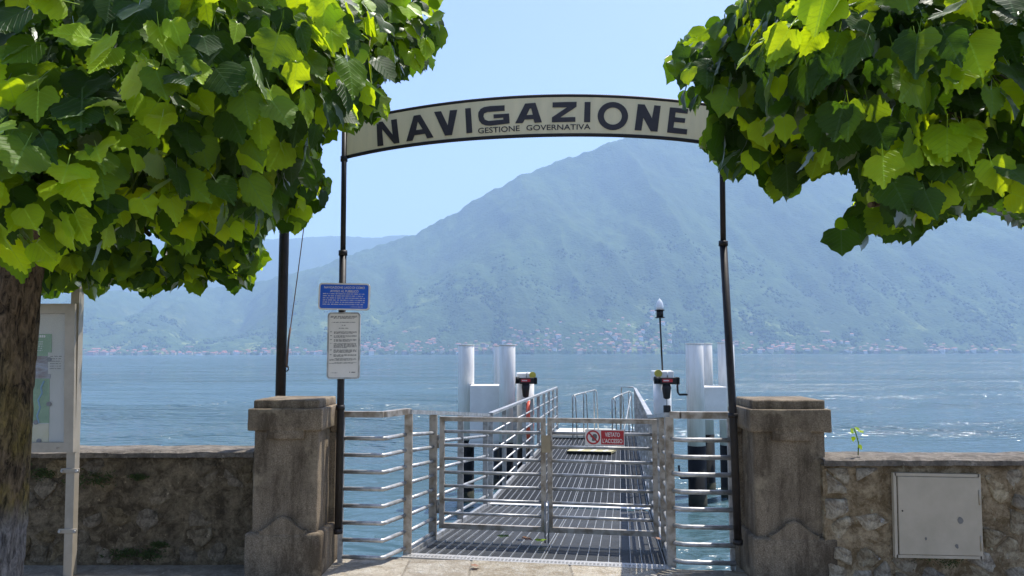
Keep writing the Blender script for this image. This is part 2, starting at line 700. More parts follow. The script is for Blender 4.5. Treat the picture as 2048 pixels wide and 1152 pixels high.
# paving slabs in front of the gate, each its own piece
proto_bm = {}
row = 0
for (ya, yb, offs) in ((5.56, 5.93, .0), (5.05, 5.55, .35), (4.45, 5.04, .1), (3.8, 4.44, .4)):
    x = -1.55 + offs * .5
    while x < 1.9:
        w = rnd.choice((.48, .62, .75, .55))
        y1 = yb
        if row == 0:      # first row follows the slanted quay edge
            fx = lambda q: GL.y + (GR.y - GL.y) * (q - GL.x) / (GR.x - GL.x) - .035
            l, r_ = x + .007, min(x + w, 1.9) - .007
            y1a, y1b = min(5.99, fx(l)), min(5.99, fx(r_))
            if l < -1.38:
                l = -1.38
        else:
            l, r_ = x + .007, x + w - .007
            y1a = y1b = yb
        ya_l = ya if row else min(ya, 5.52) - .02 * (l) - .1
        ya_l = ya if row else 5.30
        if row == 1:
            y1a = y1b = 5.29
            ya_l = 4.86
        if row == 2:
            y1a = y1b = 4.85
        z = .006 + rnd.uniform(0, .005)
        if r_ - l > .08:
            bb = MB()
            bb.prism([(l, ya_l, z), (r_, ya_l, z), (r_, y1b, z + rnd.uniform(-.001, .001)), (l, y1a, z)], (0, 0, -.03))
            bmesh.ops.bevel(bb.bm, geom=bb.bm.edges[:], offset=.005, segments=1, affect='EDGES')
            bb.build('paving_slab', M['slab'], ground)
        x += w
    row += 1

# ------------------------------------------------------------------ hills
SHORE = 3000.0


def vnoise(x, y, seed):
    """vectorised value noise"""
    xi, yi = np.floor(x).astype(np.int64), np.floor(y).astype(np.int64)
    xf, yf = x - xi, y - yi
    u, v = xf * xf * (3 - 2 * xf), yf * yf * (3 - 2 * yf)

    def h(a, bb):
        q = (a * 374761393 + bb * 668265263 + seed * 974634777) & 0xffffffff
        q = ((q ^ (q >> 13)) * 1274126177) & 0xffffffff
        return ((q ^ (q >> 16)) & 0xffff) / 65535.0
    return (h(xi, yi) * (1 - u) + h(xi + 1, yi) * u) * (1 - v) + (h(xi, yi + 1) * (1 - u) + h(xi + 1, yi + 1) * u) * v


def fbm(x, y, seed, oct=5, gain=.5):
    s, a, tot = 0, 1, 0
    for k in range(oct):
        s = s + a * (vnoise(x * 2 ** k, y * 2 ** k, seed + k) - .5)
        tot += a
        a *= gain
    return s / tot


def px2a(px):
    return (px - 1024) / F


# silhouette heights as tan(elevation) against tan(azimuth)
ridge_px = [(-900, 560), (-300, 600), (0, 610), (170, 596), (300, 585), (430, 570), (540, 556), (640, 532), (700, 508), (760, 486), (830, 466), (860, 450), (900, 427), (940, 404), (1000, 378), (1050, 350), (1100, 325), (1130, 312), (1180, 295), (1220, 283), (1260, 274), (1330, 268), (1400, 274), (1480, 292), (1560, 312), (1640, 330), (1760, 352), (1900, 372), (2100, 392), (2600, 440), (3200, 500)]
RA = np.array([px2a(p[0]) for p in ridge_px])
RH = np.array([(707 - p[1]) / F for p in ridge_px])
far_px = [(-900, 470), (0, 468), (300, 466), (420, 472), (520, 474), (560, 472), (640, 470), (700, 470), (760, 470), (800, 467), (850, 465), (950, 470), (1300, 490), (2600, 520)]
FA = np.array([px2a(p[0]) for p in far_px])
FH = np.array([(707 - p[1]) / F for p in far_px])


def terrain(X, Y):
    a = X / Y
    yr = 4600 + 500 * fbm(a * 2 + 3, a * 0, 5, 3)
    t = np.clip((Y - SHORE - shore_off(a)) / (yr - SHORE), 0, 1.5)
    P = np.interp(a, RA, RH) * yr
    g_ = np.where(t < 1, .18 * t + .82 * (t ** 1.25), 1 - (t - 1) * .9)
    h = P * g_
    # spurs running down to the lake and valleys between them
    wob = fbm(X / 900 + 9, Y / 2600, 11, 4)
    spur = np.abs(fbm(X / 520 + .25 * Y / 520, Y / 2300, 23, 4)) * 2
    w = np.clip(t, 0, 1) * np.clip(1.02 - t, 0, 1) * 4
    h = h + w * (-310 * spur + 115 + 260 * wob)
    return h, t, a


def shore_off(a):
    return 260 * fbm(a * 4.0 + 1.5, a * 0 + .5, 31, 4) + 120 * np.clip(-a - .1, 0, 1)


def hill(name, na, ny, a0, a1, y0, y1, hf, mt, tree_amp):
    A = np.linspace(a0, a1, na)
    Y = y0 + (y1 - y0) * np.linspace(0, 1, ny) ** 1.15
    AA, YY = np.meshgrid(A, Y)
    XX = AA * YY
    Z = hf(XX, YY)
    bumps = .8 * vnoise(XX / 22, YY / 30, 3) + 1.4 * vnoise(XX / 55, YY / 75, 9) + .5 * vnoise(XX / 130, YY / 160, 19)
    Z = np.where(Z > 3, Z + tree_amp * (bumps - .8), Z)
    V = np.stack([XX, YY, Z + WATER_Z], -1).reshape(-1, 3)
    idx = np.arange(na * ny).reshape(ny, na)
    Fc = np.stack([idx[:-1, :-1], idx[:-1, 1:], idx[1:, 1:], idx[1:, :-1]], -1).reshape(-1, 4)
    me = bpy.data.meshes.new(name)
    me.vertices.add(len(V))
    me.vertices.foreach_set('co', V.ravel())
    me.loops.add(Fc.size)
    me.loops.foreach_set('vertex_index', Fc.ravel())
    me.polygons.add(len(Fc))
    me.polygons.foreach_set('loop_start', np.arange(0, Fc.size, 4))
    me.polygons.foreach_set('loop_total', np.full(len(Fc), 4))
    me.polygons.foreach_set('use_smooth', np.ones(len(Fc), bool))
    me.update()
    me.validate()
    me.materials.append(mt)
    o = bpy.data.objects.new(name, me)
    C.objects.link(o)
    return tag(o, kind='structure')


def near_h(X, Y):
    h, t, a = terrain(X, Y)
    return np.where(t <= 0, -6, np.maximum(h, 1.5))


def far_h(X, Y):
    a = X / Y
    t = (Y - 5600) / 1800
    P = np.interp(a, FA, FH) * 7400
    return P * np.where(t < 1, np.clip(t, -.1, 1) ** 1 if False else np.clip(t, 0, 1) ** .9, 1 - (t - 1) * .8) + 60 * fbm(X / 600, Y / 600, 77, 5)


hill('mountain', 1000, 330, -1.0, 1.0, 2820, 5600, near_h, M['forest'], 13)
hill('far_hills', 420, 60, -1.1, .6, 5500, 8400, far_h, M['forest'], 10)

# ------------------------------------------------------------------ haze
hz = MB().box((0, 4150, 790), (17500, 8900, 1600)).build('haze', bpy.data.materials.new('haze'))
hm = hz.data.materials[0]
hm.use_nodes = True
hm.node_tree.nodes.clear()
ho = nd(hm.node_tree, 'ShaderNodeOutputMaterial')
pv = nd(hm.node_tree, 'ShaderNodeVolumePrincipled')
pv.inputs['Color'].default_value = (.51, .70, .96, 1)
pv.inputs['Density'].default_value = .00017
pv.inputs['Anisotropy'].default_value = 0
hm.node_tree.links.new(pv.outputs[0], ho.inputs['Volume'])
tag(hz, 'pale blue summer haze over the lake', None, None, 'stuff')

# =================================================================== WALLS AND PILLARS
def clip(poly, nx, nz, lim):
    out = []
    for q in range(len(poly)):
        a, b_ = poly[q], poly[(q + 1) % len(poly)]
        da, db = a[0] * nx + a[1] * nz - lim, b_[0] * nx + b_[1] * nz - lim
        if da <= 0:
            out.append(a)
        if (da < 0) != (db < 0):
            f_ = da / (da - db)
            out.append((a[0] + (b_[0] - a[0]) * f_, a[1] + (b_[1] - a[1]) * f_))
    return out


def rubble_wall(name, x0, x1, yf, depth, h, mort, stn, label, seed, proud, cell, drop=.1, skip=None, yaw=0.0):
    """mortar core with irregular stones set in its front face and a rough coping on top"""
    rr = random.Random(seed)
    root = thing(name, (x0, yf, 0), label, 'wall')
    mm = Matrix.Translation((x0, yf, 0)) @ Matrix.Rotation(yaw, 4, 'Z')
    root.matrix_world = mm
    WORLD[root.name] = mm
    L = x1 - x0
    # core: gridded front so that it can be uneven
    nx, nz = int(L / .035), int(h / .035)
    vs, fs = [], []
    for j in range(nz + 1):
        for i in range(nx + 1):
            x, z = L * i / nx, h * j / nz
            n = mnoise.fractal(Vector((x * 5 + seed, z * 5, 0)), 1, 2, 4)
            vs.append((x, -.012 * n - .006 * mnoise.noise(Vector((x * 30, z * 30, seed))), z))
    for j in range(nz):
        for i in range(nx):
            a = j * (nx + 1) + i
            fs.append((a, a + 1, a + nx + 2, a + nx + 1))
    k = len(vs)
    vs += [(0, depth, 0), (L, depth, 0), (L, depth, h), (0, depth, h)]
    fs += [(k, k + 3, k + 2, k + 1), (0, nz * (nx + 1), k + 3, k), (nx, k + 1, k + 2, nz * (nx + 1) + nx)]
    fs.append(tuple([nz * (nx + 1) + i for i in range(nx + 1)] + [k + 2, k + 3]))
    from_arrays('mortar', vs, fs, mort, root, keep=False, smooth=True)
    # stones: irregular cells packed against each other with mortar between
    sites = []
    rows = max(3, round(h / (cell * .72)))
    for r_ in range(-1, rows + 1):
        x = -cell + rr.uniform(0, cell * .6)
        while x < L + cell:
            sites.append((x + rr.uniform(-.25, .25) * cell, (r_ + .5) * h / rows + rr.uniform(-.26, .26) * cell))
            x += cell * rr.uniform(.75, 1.75)
    for si, (cx, cz) in enumerate(sites):
        if cx < .04 or cx > L - .04 or cz < .0 or cz > h - .02:
            continue
        poly = [(-cell * 1.5, -cell), (cell * 1.5, -cell), (cell * 1.5, cell), (-cell * 1.5, cell)]
        for sj, (ox, oz) in enumerate(sites):
            dx, dz = ox - cx, oz - cz
            d2 = dx * dx + dz * dz
            if sj == si or d2 > 16 * cell * cell:
                continue
            poly = clip(poly, dx, dz, d2 / 2)
            if len(poly) < 3:
                break
        for (nx_, nz_, lim_) in ((0, 1, h - .012 - cz), (0, -1, cz - .004), (1, 0, L - cx), (-1, 0, cx)):
            poly = clip(poly, nx_, nz_, lim_)
        if len(poly) < 3 or rr.random() < drop:
            continue
        xs_, zs_ = [p[0] for p in poly], [p[1] for p in poly]
        if skip and skip(cx + (min(xs_) + max(xs_)) / 2, cz + (min(zs_) + max(zs_)) / 2, (max(xs_) - min(xs_)) / 2, (max(zs_) - min(zs_)) / 2):
            continue
        mx, mz = sum(xs_) / len(xs_), sum(zs_) / len(zs_)
        # resample and roughen the outline
        out = []
        for q in range(len(poly)):
            a, b_ = poly[q], poly[(q + 1) % len(poly)]
            n_ = max(1, int(math.hypot(b_[0] - a[0], b_[1] - a[1]) / (cell * .26)))
            for k_ in range(n_):
                f_ = (k_ + .15) / n_
                out.append((a[0] + (b_[0] - a[0]) * f_ - mx, a[1] + (b_[1] - a[1]) * f_ - mz))
        nseg = len(out)
        rad = [rr.uniform(.86, 1.03) for _ in range(nseg)]
        gap_ = rr.uniform(.80, .95)
        pr = proud * rr.uniform(.25, 1.15)
        tlx, tlz = rr.uniform(-.12, .12), rr.uniform(-.12, .12)
        vv, ff = [(0, -pr, 0)], []
        for (rs, py) in ((.5, pr), (.84, pr * .85), (.97, pr * .35), (1.0, -.03)):
            for q, (x, z) in enumerate(out):
                xx_, zz_ = x * rs * rad[q] * gap_, z * rs * rad[q] * gap_
                yy_ = -py * (1 + rr.uniform(-.22, .22)) + (xx_ * tlx + zz_ * tlz if py > 0 else 0)
                vv.append((xx_, yy_, zz_))
        for q in range(nseg):
            ff.append((0, 1 + q, 1 + (q + 1) % nseg))
            for rg in range(3):
                a, b_ = 1 + rg * nseg + q, 1 + rg * nseg + (q + 1) % nseg
                ff.append((a, a + nseg, b_ + nseg, b_))
        o = from_arrays('stone', vv, ff, stn, root, keep=False, smooth=True)
        o.location = (cx + mx, 0, cz + mz)
    # coping
    nx, ny = max(8, int(L / .06)), 8
    bmx = MB()
    top, bot = [], []
    for i in range(nx + 1):
        tr_, br_ = [], []
        for j in range(ny + 1):
            x = L * i / nx
            y = -.035 + (depth + .05) * j / ny
            n = mnoise.fractal(Vector((x * 3.3, y * 6 + seed, 2)), 1, 2, 4)
            edge_ = .014 * mnoise.noise(Vector((x * 9, seed, j))) if j in (0, ny) else 0
            tr_.append(bmx.bm.verts.new((x, y + edge_ * 1.4, h + .048 + .010 * n - (.016 if j in (0, ny) else 0))))
            br_.append(bmx.bm.verts.new((x, y + edge_ * 1.2, h - .004 + (.01 * mnoise.noise(Vector((x * 14, 3, seed))) if j == 0 else 0))))
        top.append(tr_)
        bot.append(br_)
    for i in range(nx):
        for j in range(ny):
            bmx.bm.faces.new((top[i][j], top[i + 1][j], top[i + 1][j + 1], top[i][j + 1]))
            bmx.bm.faces.new((bot[i][j], bot[i][j + 1], bot[i + 1][j + 1], bot[i + 1][j]))
        bmx.bm.faces.new((top[i][0], bot[i][0], bot[i + 1][0], top[i + 1][0]))
        bmx.bm.faces.new((top[i][ny], top[i + 1][ny], bot[i + 1][ny], bot[i][ny]))
    bmx.build('coping', M['coping'], root, keep=False)
    return root


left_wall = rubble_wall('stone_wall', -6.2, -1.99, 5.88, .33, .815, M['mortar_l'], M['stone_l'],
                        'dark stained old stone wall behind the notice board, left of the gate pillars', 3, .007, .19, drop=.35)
hatch_c = onplane(1869, 1029, Vector((0, 5.33, 0)), Vector((0, 1, 0)))
RWX0 = 2.165
HX, HZ = hatch_c.x - RWX0, hatch_c.z
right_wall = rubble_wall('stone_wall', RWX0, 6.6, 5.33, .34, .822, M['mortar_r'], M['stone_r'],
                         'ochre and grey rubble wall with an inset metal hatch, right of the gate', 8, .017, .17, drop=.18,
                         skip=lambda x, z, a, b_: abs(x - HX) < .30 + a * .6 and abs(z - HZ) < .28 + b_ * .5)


def pillar(cx, yf, yaw, label, w_body=.475, depth=.48, flip=False):
    mm = Matrix.Translation((cx, yf, 0)) @ Matrix.Rotation(yaw, 4, 'Z')
    root = thing('stone_pillar', None, label, 'pillar', 'stone pillars either side of the gangway gate', mtx=mm)
    WORLD[root.name] = mm
    hw, d = w_body / 2, depth

    def rough_box(name, x0, x1, y0, y1, z0, z1, bev=.012, taper=0.0, amp=.004):
        q = MB()
        q.box(((x0 + x1) / 2, (y0 + y1) / 2, (z0 + z1) / 2), (x1 - x0, y1 - y0, z1 - z0))
        if taper:
            for v in q.bm.verts:
                if v.co.z > (z0 + z1) / 2:
                    v.co.x *= 1 - taper
                    v.co.y = (v.co.y - d / 2) * (1 - taper) + d / 2
        bmesh.ops.bevel(q.bm, geom=q.bm.edges[:], offset=bev, segments=2, profile=.5, affect='EDGES')
        lim = .07
        for _ in range(3):
            es = [e for e in q.bm.edges if e.calc_length() > lim]
            if es:
                bmesh.ops.subdivide_edges(q.bm, edges=es, cuts=1, use_grid_fill=True)
        for v in q.bm.verts:
            n = mnoise.noise_vector(v.co * 9 + Vector((cx * 5, 0, 0)))
            n2 = mnoise.noise_vector(v.co * 33)
            v.co += Vector(n) * amp + Vector(n2) * amp * .5
        return q.build(name, M['agg'], root, keep=False, smooth=True)
    rough_box('base', -hw - .035, hw + .045, -.045, d + .04, 0, .318, .02, amp=.005)
    rough_box('body', -hw, hw, 0, d, .30, 1.05, .012, .006)
    rough_box('cap', -hw - .035, hw + .035, -.04, d + .035, 1.045, 1.205, .010, amp=.003)
    rough_box('top_slab', -hw - .005, hw + .005, -.012, d + .005, 1.20, 1.268, .013, amp=.003)
    rough_box('cap_bracket', -.13, .14, -.038, .02, .985, 1.07, .006, amp=.002)
    # ogee shaped shield rising out of the base on the front
    pts = []
    prof = [(-.17, .30), (-.17, .335), (-.135, .338), (-.11, .352), (-.08, .385), (-.045, .42), (0, .436), (.045, .42), (.08, .385), (.11, .352), (.135, .338), (.17, .335), (.17, .30)]
    q = MB()
    q.prism([(x, -.042, z) for x, z in prof], (0, .06, 0))
    bmesh.ops.bevel(q.bm, geom=[e for e in q.bm.edges if all(v.co.y < -.03 for v in e.verts)], offset=.008, segments=2, affect='EDGES')
    q.build('shield_relief', M['agg'], root, keep=False)
    # side return set back, and the recess beside the post
    s = 1 if not flip else -1
    rough_box('side_pilaster', s * (hw + .01) - .03, s * (hw + .01) + .03, d * .72, d + .02, .0, 1.0, .01, amp=.003)
    rough_box('side_cap', s * (hw + .03) - .03, s * (hw + .03) + .035, d * .70, d + .05, 1.0, 1.19, .012, amp=.003)
    return root


pillar(-1.655, 5.56, R(-1), 'brown aggregate gate pillar on the left with its sunlit inner side beside the notices')
pillar(1.962, 5.38, R(-3), 'brown aggregate gate pillar on the right, standing against the wall with the hatch', flip=True, w_body=.495)

# hatch in the right wall
hf = Matrix.Translation((hatch_c.x, 5.30, hatch_c.z)) @ Matrix.Rotation(R(1.2), 4, 'Y')
hatch = thing('utility_hatch', None, 'square grey painted metal hatch set in the rubble wall', 'hatch', mtx=hf)
WORLD[hatch.name] = hf
q = MB()
hw2, hh2 = .292, .276
for (c, s_) in (((0, 0, hh2), (2 * hw2, .03, .02)), ((0, 0, -hh2), (2 * hw2, .03, .02)), ((-hw2, 0, 0), (.02, .03, 2 * hh2 + .02)), ((hw2, 0, 0), (.02, .03, 2 * hh2 + .02))):
    q.box(c, s_)
q.build('frame', M['hatch'], hatch, keep=False)
q = MB().box((.004, -.012, 0), (2 * hw2 - .028, .012, 2 * hh2 - .026))
bmesh.ops.bevel(q.bm, geom=q.bm.edges[:], offset=.003, segments=2, affect='EDGES')
door = q.build('door', M['hatch'], hatch, keep=False)
q = MB().tube([(-hw2 + .045, -.0195, .03), (-hw2 + .045, -.017, .03)], .006, 12)
q.build('keyhole', M['black'], door, keep=False)
for zz in (.12, -.19):
    MB().tube([(hw2 - .004, -.018, zz - .04), (hw2 - .004, -.018, zz + .06)], .006, 8).build('hinge', M['hatch'], hatch, keep=False)
for (xx, zz, w_) in ((.15, -.03, .022), (-.09, -.155, .01), (.12, -.2, .014)):
    flat_shape('scuff', [[(xx + w_ * math.cos(k) * rnd.uniform(.6, 1.1), zz + w_ * 1.3 * math.sin(k) * rnd.uniform(.6, 1.1)) for k in np.linspace(0, 5.6, 9)]],
               surf('scuff_grey', (.2, .195, .18), bstr=0), Matrix.Translation((0, -.0195, 0)) @ Matrix.Rotation(R(90), 4, 'X'), None, .0003)
for o in [o for o in bpy.data.objects if o.name.startswith('scuff')]:
    o.parent = door

# =================================================================== ARCH SIGN
PLb = at(681, 900, 5.78)       # left post line
PRb = at(1468, 900, 5.47)
SX = Vector((PRb.x - PLb.x, PRb.y - PLb.y, 0)).normalized()
SN = Vector((SX.y, -SX.x, 0))          # towards the viewer
arch = thing('arch_sign', Vector((PLb.x, PLb.y, 0)), 'cream NAVIGAZIONE arch sign carried on two thin black posts', 'sign')


def sp(px, py, off=0.0):
    return onplane(px, py, PLb + SN * off, SN)


q = MB()
q.tube([sp(676, 1062), sp(681, 812), sp(686, 505)], .0275, 12)
lp = q.build('post', M['black'], arch)
q = MB()
q.tube([sp(686, 506), sp(689, 240)], .0205, 12)
q.build('upper_tube', M['black'], lp)
for (y, xx) in ((506, 686), (815, 680.5), (318, 688), (1062, 676.2)):
    MB().tube([sp(xx, y + 5), sp(xx, y - 5)], .034 if y != 318 else .028, 12).build('collar', M['black'], lp)
q = MB()
q.tube([sp(1476, 1084), sp(1466, 832), sp(1446.5, 486)], .0275, 12)
rp = q.build('post', M['black'], arch)
q = MB()
q.tube([sp(1446.5, 487), sp(1443, 212)], .0205, 12)
q.build('upper_tube', M['black'], rp)
for (y, xx) in ((487, 1446.6), (831, 1466), (1084, 1476)):
    MB().tube([sp(xx, y + 5), sp(xx, y - 5)], .034, 12).build('collar', M['black'], rp)


def smooth_px(pts, n=44):
    xs = [p[0] for p in pts]
    ys = [p[1] for p in pts]
    c = np.polyfit(np.array(xs) - 1070, ys, 4)
    X = np.linspace(xs[0], xs[-1], n)
    return [(x, float(np.polyval(c, x - 1070))) for x in X]


bot_px = smooth_px([(689, 315), (749, 303), (852, 286), (969, 275.5), (1098, 270.5), (1200, 270.5), (1300, 274), (1390, 282), (1443, 291)])
top_px = smooth_px([(689, 245), (782, 226), (881, 209), (999, 197), (1098, 193), (1188, 192), (1280, 196.5), (1352, 202.7), (1443, 214)])
q = MB()
q.prism([sp(x, y) for x, y in bot_px] + [sp(x, y) for x, y in top_px[::-1]], SN * -.02)
q.build('panel', M['cream'], arch)
MB().tube([sp(x, y, -.008) for x, y in bot_px], .0145, 10).build('edge_tube', M['black'], arch)
MB().tube([sp(x, y, -.008) for x, y in top_px], .0145, 10).build('edge_tube', M['black'], arch)

sf = frame_at(sp(1066, 240), SX)
sfi = sf.inverted()


def s2(cx, cy_):
    p = sfi @ sp(680 + cx * .390625, 150 + cy_ * .390625)
    return (p.x, p.y)


letters = {
    'N': [[(188, 243), (219, 239), (270, 306), (262, 231), (291, 226), (305, 348), (277, 352), (216, 278), (223, 361), (193, 366)]],
    'A': [[(340, 341), (378, 209), (412, 204), (480, 320), (446, 325), (436, 301), (383, 309), (372, 337)], [(390, 283), (399, 240), (423, 278)]],
    'V': [[(482, 190), (518, 186), (552, 258), (563, 182), (601, 179), (574, 308), (538, 311)]],
    'I': [[(641, 172), (670, 170), (678, 296), (648, 299)]],
    'G': [[(843, 156), (770, 160), (738, 165), (720, 175), (709, 192), (708, 212), (713, 235), (726, 251), (746, 259), (772, 260), (869, 248), (866, 198), (786, 203), (787, 223), (836, 219), (837, 229), (760, 236), (742, 229), (735, 213), (738, 198), (755, 190), (843, 184)]],
    'A2': [[(897, 248), (948, 147), (1001, 143), (1034, 243), (997, 245), (990, 226), (946, 229), (935, 247)], [(956, 206), (972, 172), (979, 172), (987, 204)]],
    'Z': [[(1089, 141), (1212, 138), (1211, 163), (1128, 218), (1205, 216), (1205, 240), (1085, 243), (1085, 218), (1162, 166), (1088, 167)]],
    'I2': [[(1253, 139), (1283, 139), (1281, 242), (1249, 242)]],
    'O': [[(1397 + 78 * math.cos(k), 211 + 72 * math.sin(k)) for k in np.linspace(0, 2 * math.pi, 32, endpoint=False)],
          [(1397 + 46 * math.cos(k), 211 + 44 * math.sin(k)) for k in np.linspace(0, 2 * math.pi, 28, endpoint=False)]],
    'N2': [[(1525, 150), (1560, 152), (1597, 222), (1609, 156), (1642, 159), (1625, 291), (1590, 288), (1553, 220), (1543, 285), (1508, 283)]],
    'E': [[(1689, 166), (1783, 175), (1779, 199), (1718, 192), (1715, 217), (1768, 223), (1765, 246), (1711, 241), (1707, 270), (1778, 279), (1775, 305), (1674, 295)]],
}
fr2 = sf @ Matrix.Translation((0, 0, .0035))
for k, lps in letters.items():
    flat_shape('letter', [[s2(*p) for p in lp_] for lp_ in lps], M['letter'], fr2, arch, .001)
for (s_, a_, b_, yl, yr, hpx) in (('GESTIONE', 707, 920, 286.5, 273, 29), ('GOVERNATIVA', 954, 1283, 271, 265, 28)):
    pa, pb = s2(a_, yl), s2(b_, yr)
    ang = math.atan2(pb[1] - pa[1], pb[0] - pa[0])
    wdt = math.hypot(pb[0] - pa[0], pb[1] - pa[1])
    hgt = abs(s2(a_, yl)[1] - s2(a_, yl + hpx)[1])
    ft = fr2 @ Matrix.Translation(((pa[0] + pb[0]) / 2, (pa[1] + pb[1]) / 2, 0)) @ Matrix.Rotation(ang, 4, 'Z')
    text('lettering', s_, wdt, hgt, M['letter'], ft, arch, bold=.012)

# =================================================================== NOTICES ON THE LEFT POST
def rrect(w, h, r, n=4):
    out = []
    for (cx_, cy_, a0) in ((w / 2 - r, h / 2 - r, 0), (-w / 2 + r, h / 2 - r, 90), (-w / 2 + r, -h / 2 + r, 180), (w / 2 - r, -h / 2 + r, 270)):
        for k in range(n + 1):
            an = R(a0 + 90 * k / n)
            out.append((cx_ + r * math.cos(an), cy_ + r * math.sin(an)))
    return out


def notice(name, px0, px1, py0, py1, label, mt, rim, tilt, yawx=4.0):
    nc = sp((px0 + px1) / 2, (py0 + py1) / 2, .05)
    w = (sp(px1, 600, .05) - sp(px0, 600, .05)).length
    h = (sp(690, py0, .05) - sp(690, py1, .05)).length
    fr = frame_at(nc, SX) @ Matrix.Rotation(R(yawx), 4, 'Y') @ Matrix.Rotation(R(tilt), 4, 'Z')
    root = thing(name, None, label, 'notice', mtx=fr)
    WORLD[root.name] = fr
    flat_shape('back_tray', [rrect(w, h, .025)], M['galv'], fr @ Matrix.Translation((0, 0, -.009)), root, .009)
    flat_shape('rim', [rrect(w, h, .025), rrect(w - .022, h - .022, .016)[::-1]], rim, fr @ Matrix.Translation((0, 0, .0035)), root, .003)
    flat_shape('face', [rrect(w - .022, h - .022, .016)], mt, fr @ Matrix.Translation((0, 0, .0016)), root, .001)
    MB().box((0, .0, 0), (.10, .03, .02), fr @ Matrix.Translation((0, 0, -.03))).build('clamp', M['galv'], root)
    return root, fr @ Matrix.Translation((0, 0, .0034)), w - .03, h - .03


def words_line(rr, bm_, x0, x1, y, hh, fr, fill=.93, wob=0):
    """a line of print too small to read: word-shaped runs of little strokes"""
    x = x0
    while x < x1:
        w = rr.uniform(1.2, 5.5) * hh
        if x + w > x1:
            w = x1 - x
        if w > hh * .5:
            n = max(1, int(w / (hh * .75)))
            for k in range(n):
                a = x + k * hh * .75
                vs = [bm_.bm.verts.new(fr @ Vector(p)) for p in ((a, y, 0), (a + hh * .58, y, 0), (a + hh * .58, y + hh * rr.uniform(.75, 1), 0), (a, y + hh * rr.uniform(.75, 1), 0))]
                bm_.bm.faces.new(vs)
        x += w + hh * .6


rr = random.Random(5)
nb, nf, nw, nh = notice('blue_notice', 638.5, 738.5, 566.5, 620, 'blue enamel public notice with white lettering on the left arch post', M['blue'], M['white'], -1.3)
text('lettering', 'NAVIGAZIONE LAGO DI COMO', nw * .86, .0185, M['white'], nf @ Matrix.Translation((0, nh * .395, 0)), nb, bold=.01)
text('lettering', 'AVVISO AL PUBBLICO', nw * .60, .0185, M['white'], nf @ Matrix.Translation((0, nh * .235, 0)), nb, bold=.01)
q = MB()
for k in range(6):
    words_line(rr, q, -nw * .45, nw * (.45 - (.04 if k in (1, 5) else 0)), nh * (.10 - .092 * k), .0068, nf)
words_line(rr, q, nw * .15, nw * .42, nh * -.455, .0045, nf)
tag(q.build('small_print', M['white'], nb), kind='stuff')
wn, wf2, ww, wh = notice('white_notice', 655.5, 719, 624.5, 757.5, 'tall white rules notice with black print below the blue one', M['white'], M['galv'], 0)
q = MB()
for (ty, w_) in ((.462, .46), (.447, .47), (.43, .36), (.365, .42), (.318, .07), (.27, .17)):
    words_line(rr, q, -ww * w_, ww * w_, wh * ty, .0062, wf2)
yy = .215
for nlines in (3, 3, 3, 6, 4, 3, 3, 2):
    if yy > -.18:
        words_line(rr, q, -ww * .47, -ww * .39, wh * yy, .006, wf2)
    for k in range(nlines):
        xl = -.34 if yy > -.16 else (-.30 if k == 0 else -.48)
        words_line(rr, q, ww * xl, ww * (.46 if k < nlines - 1 else rr.uniform(.0, .35)), wh * (yy - .0135 * k), .0052, wf2)
    yy -= .0135 * nlines + .022
words_line(rr, q, -ww * .42, -ww * .2, wh * -.44, .005, wf2)
words_line(rr, q, ww * .22, ww * .44, wh * -.435, .008, wf2)
tag(q.build('small_print', M['ink'], wn), kind='stuff')

# =================================================================== FLAGPOLE
D = 6.12
fp = at(562, 760, D)
flag = thing('flagpole', Vector((fp.x, fp.y, 0)), 'thick black flagpole standing behind the left gate pillar', 'flagpole')
MB().tube([(fp.x, D, 0), (fp.x - .003, D, 2.7), (fp.x + .01, D, 6.5)], .041, 14, radii=[.042, .039, .03]).build('pole', M['black'], flag)
pts = [at(573.5, 735, D - .06), at(577, 680, D - .07), at(581, 655, D - .07), at(594, 560, D), at(607, 460, D), at(622, 330, D), at(640, 100, D)]
MB().tube(pts, .0045, 6).build('rope', M['rope'], flag)
MB().tube(pts[0:3], .009, 6).build('rope_hitch', M['rope'], flag)
pc = at(573, 737, D - .06)
MB().tube([pc + Vector((.016 * math.cos(k), 0, .022 * math.sin(k))) for k in np.linspace(0, 6.28, 12)], .005, 6).build('shackle', M['black'], flag)

# =================================================================== GATE-SIDE RAILINGS
def rail(mb, pts, r=.017, seg=8):
    mb.tube(pts, r, seg)


TUBE_Z = [.055 + .128 * k for k in range(8)]
RAIL_Z = 1.135


def v3(p, z):
    return Vector((p.x, p.y, z))


# left wing
lw = thing('wing_railing', v3(GL, 0), 'galvanised railing panel closing the gap beside the left gate pillar', 'railing')
A = onz(689, 1117)
A = Vector((A.x, 5.90, 0))
Bp = onz(771, 1121)
Cp = g(0, .0)
Cp = Vector((GL.x + .0, GL.y + .06, 0))
B0 = Vector((Bp.x, 5.86, 0))
for z in TUBE_Z:
    MB().tube([v3(A, z), v3(B0, z), v3(B0.lerp(Cp, .12), z), v3(Cp, z)], .0165, 8).build('tube', M['galv'], lw)
MB().bar(v3(A, RAIL_Z), v3(B0, RAIL_Z), .06, .045).build('handrail', M['galv_old'], lw)
MB().bar(v3(B0, RAIL_Z + .001), v3(Cp, RAIL_Z + .001), .06, .045).build('handrail', M['galv_old'], lw)
MB().bar(v3(A, 0), v3(A, RAIL_Z - .025), .035, .035, Vector((1, 0, 0))).build('post', M['galv'], lw)

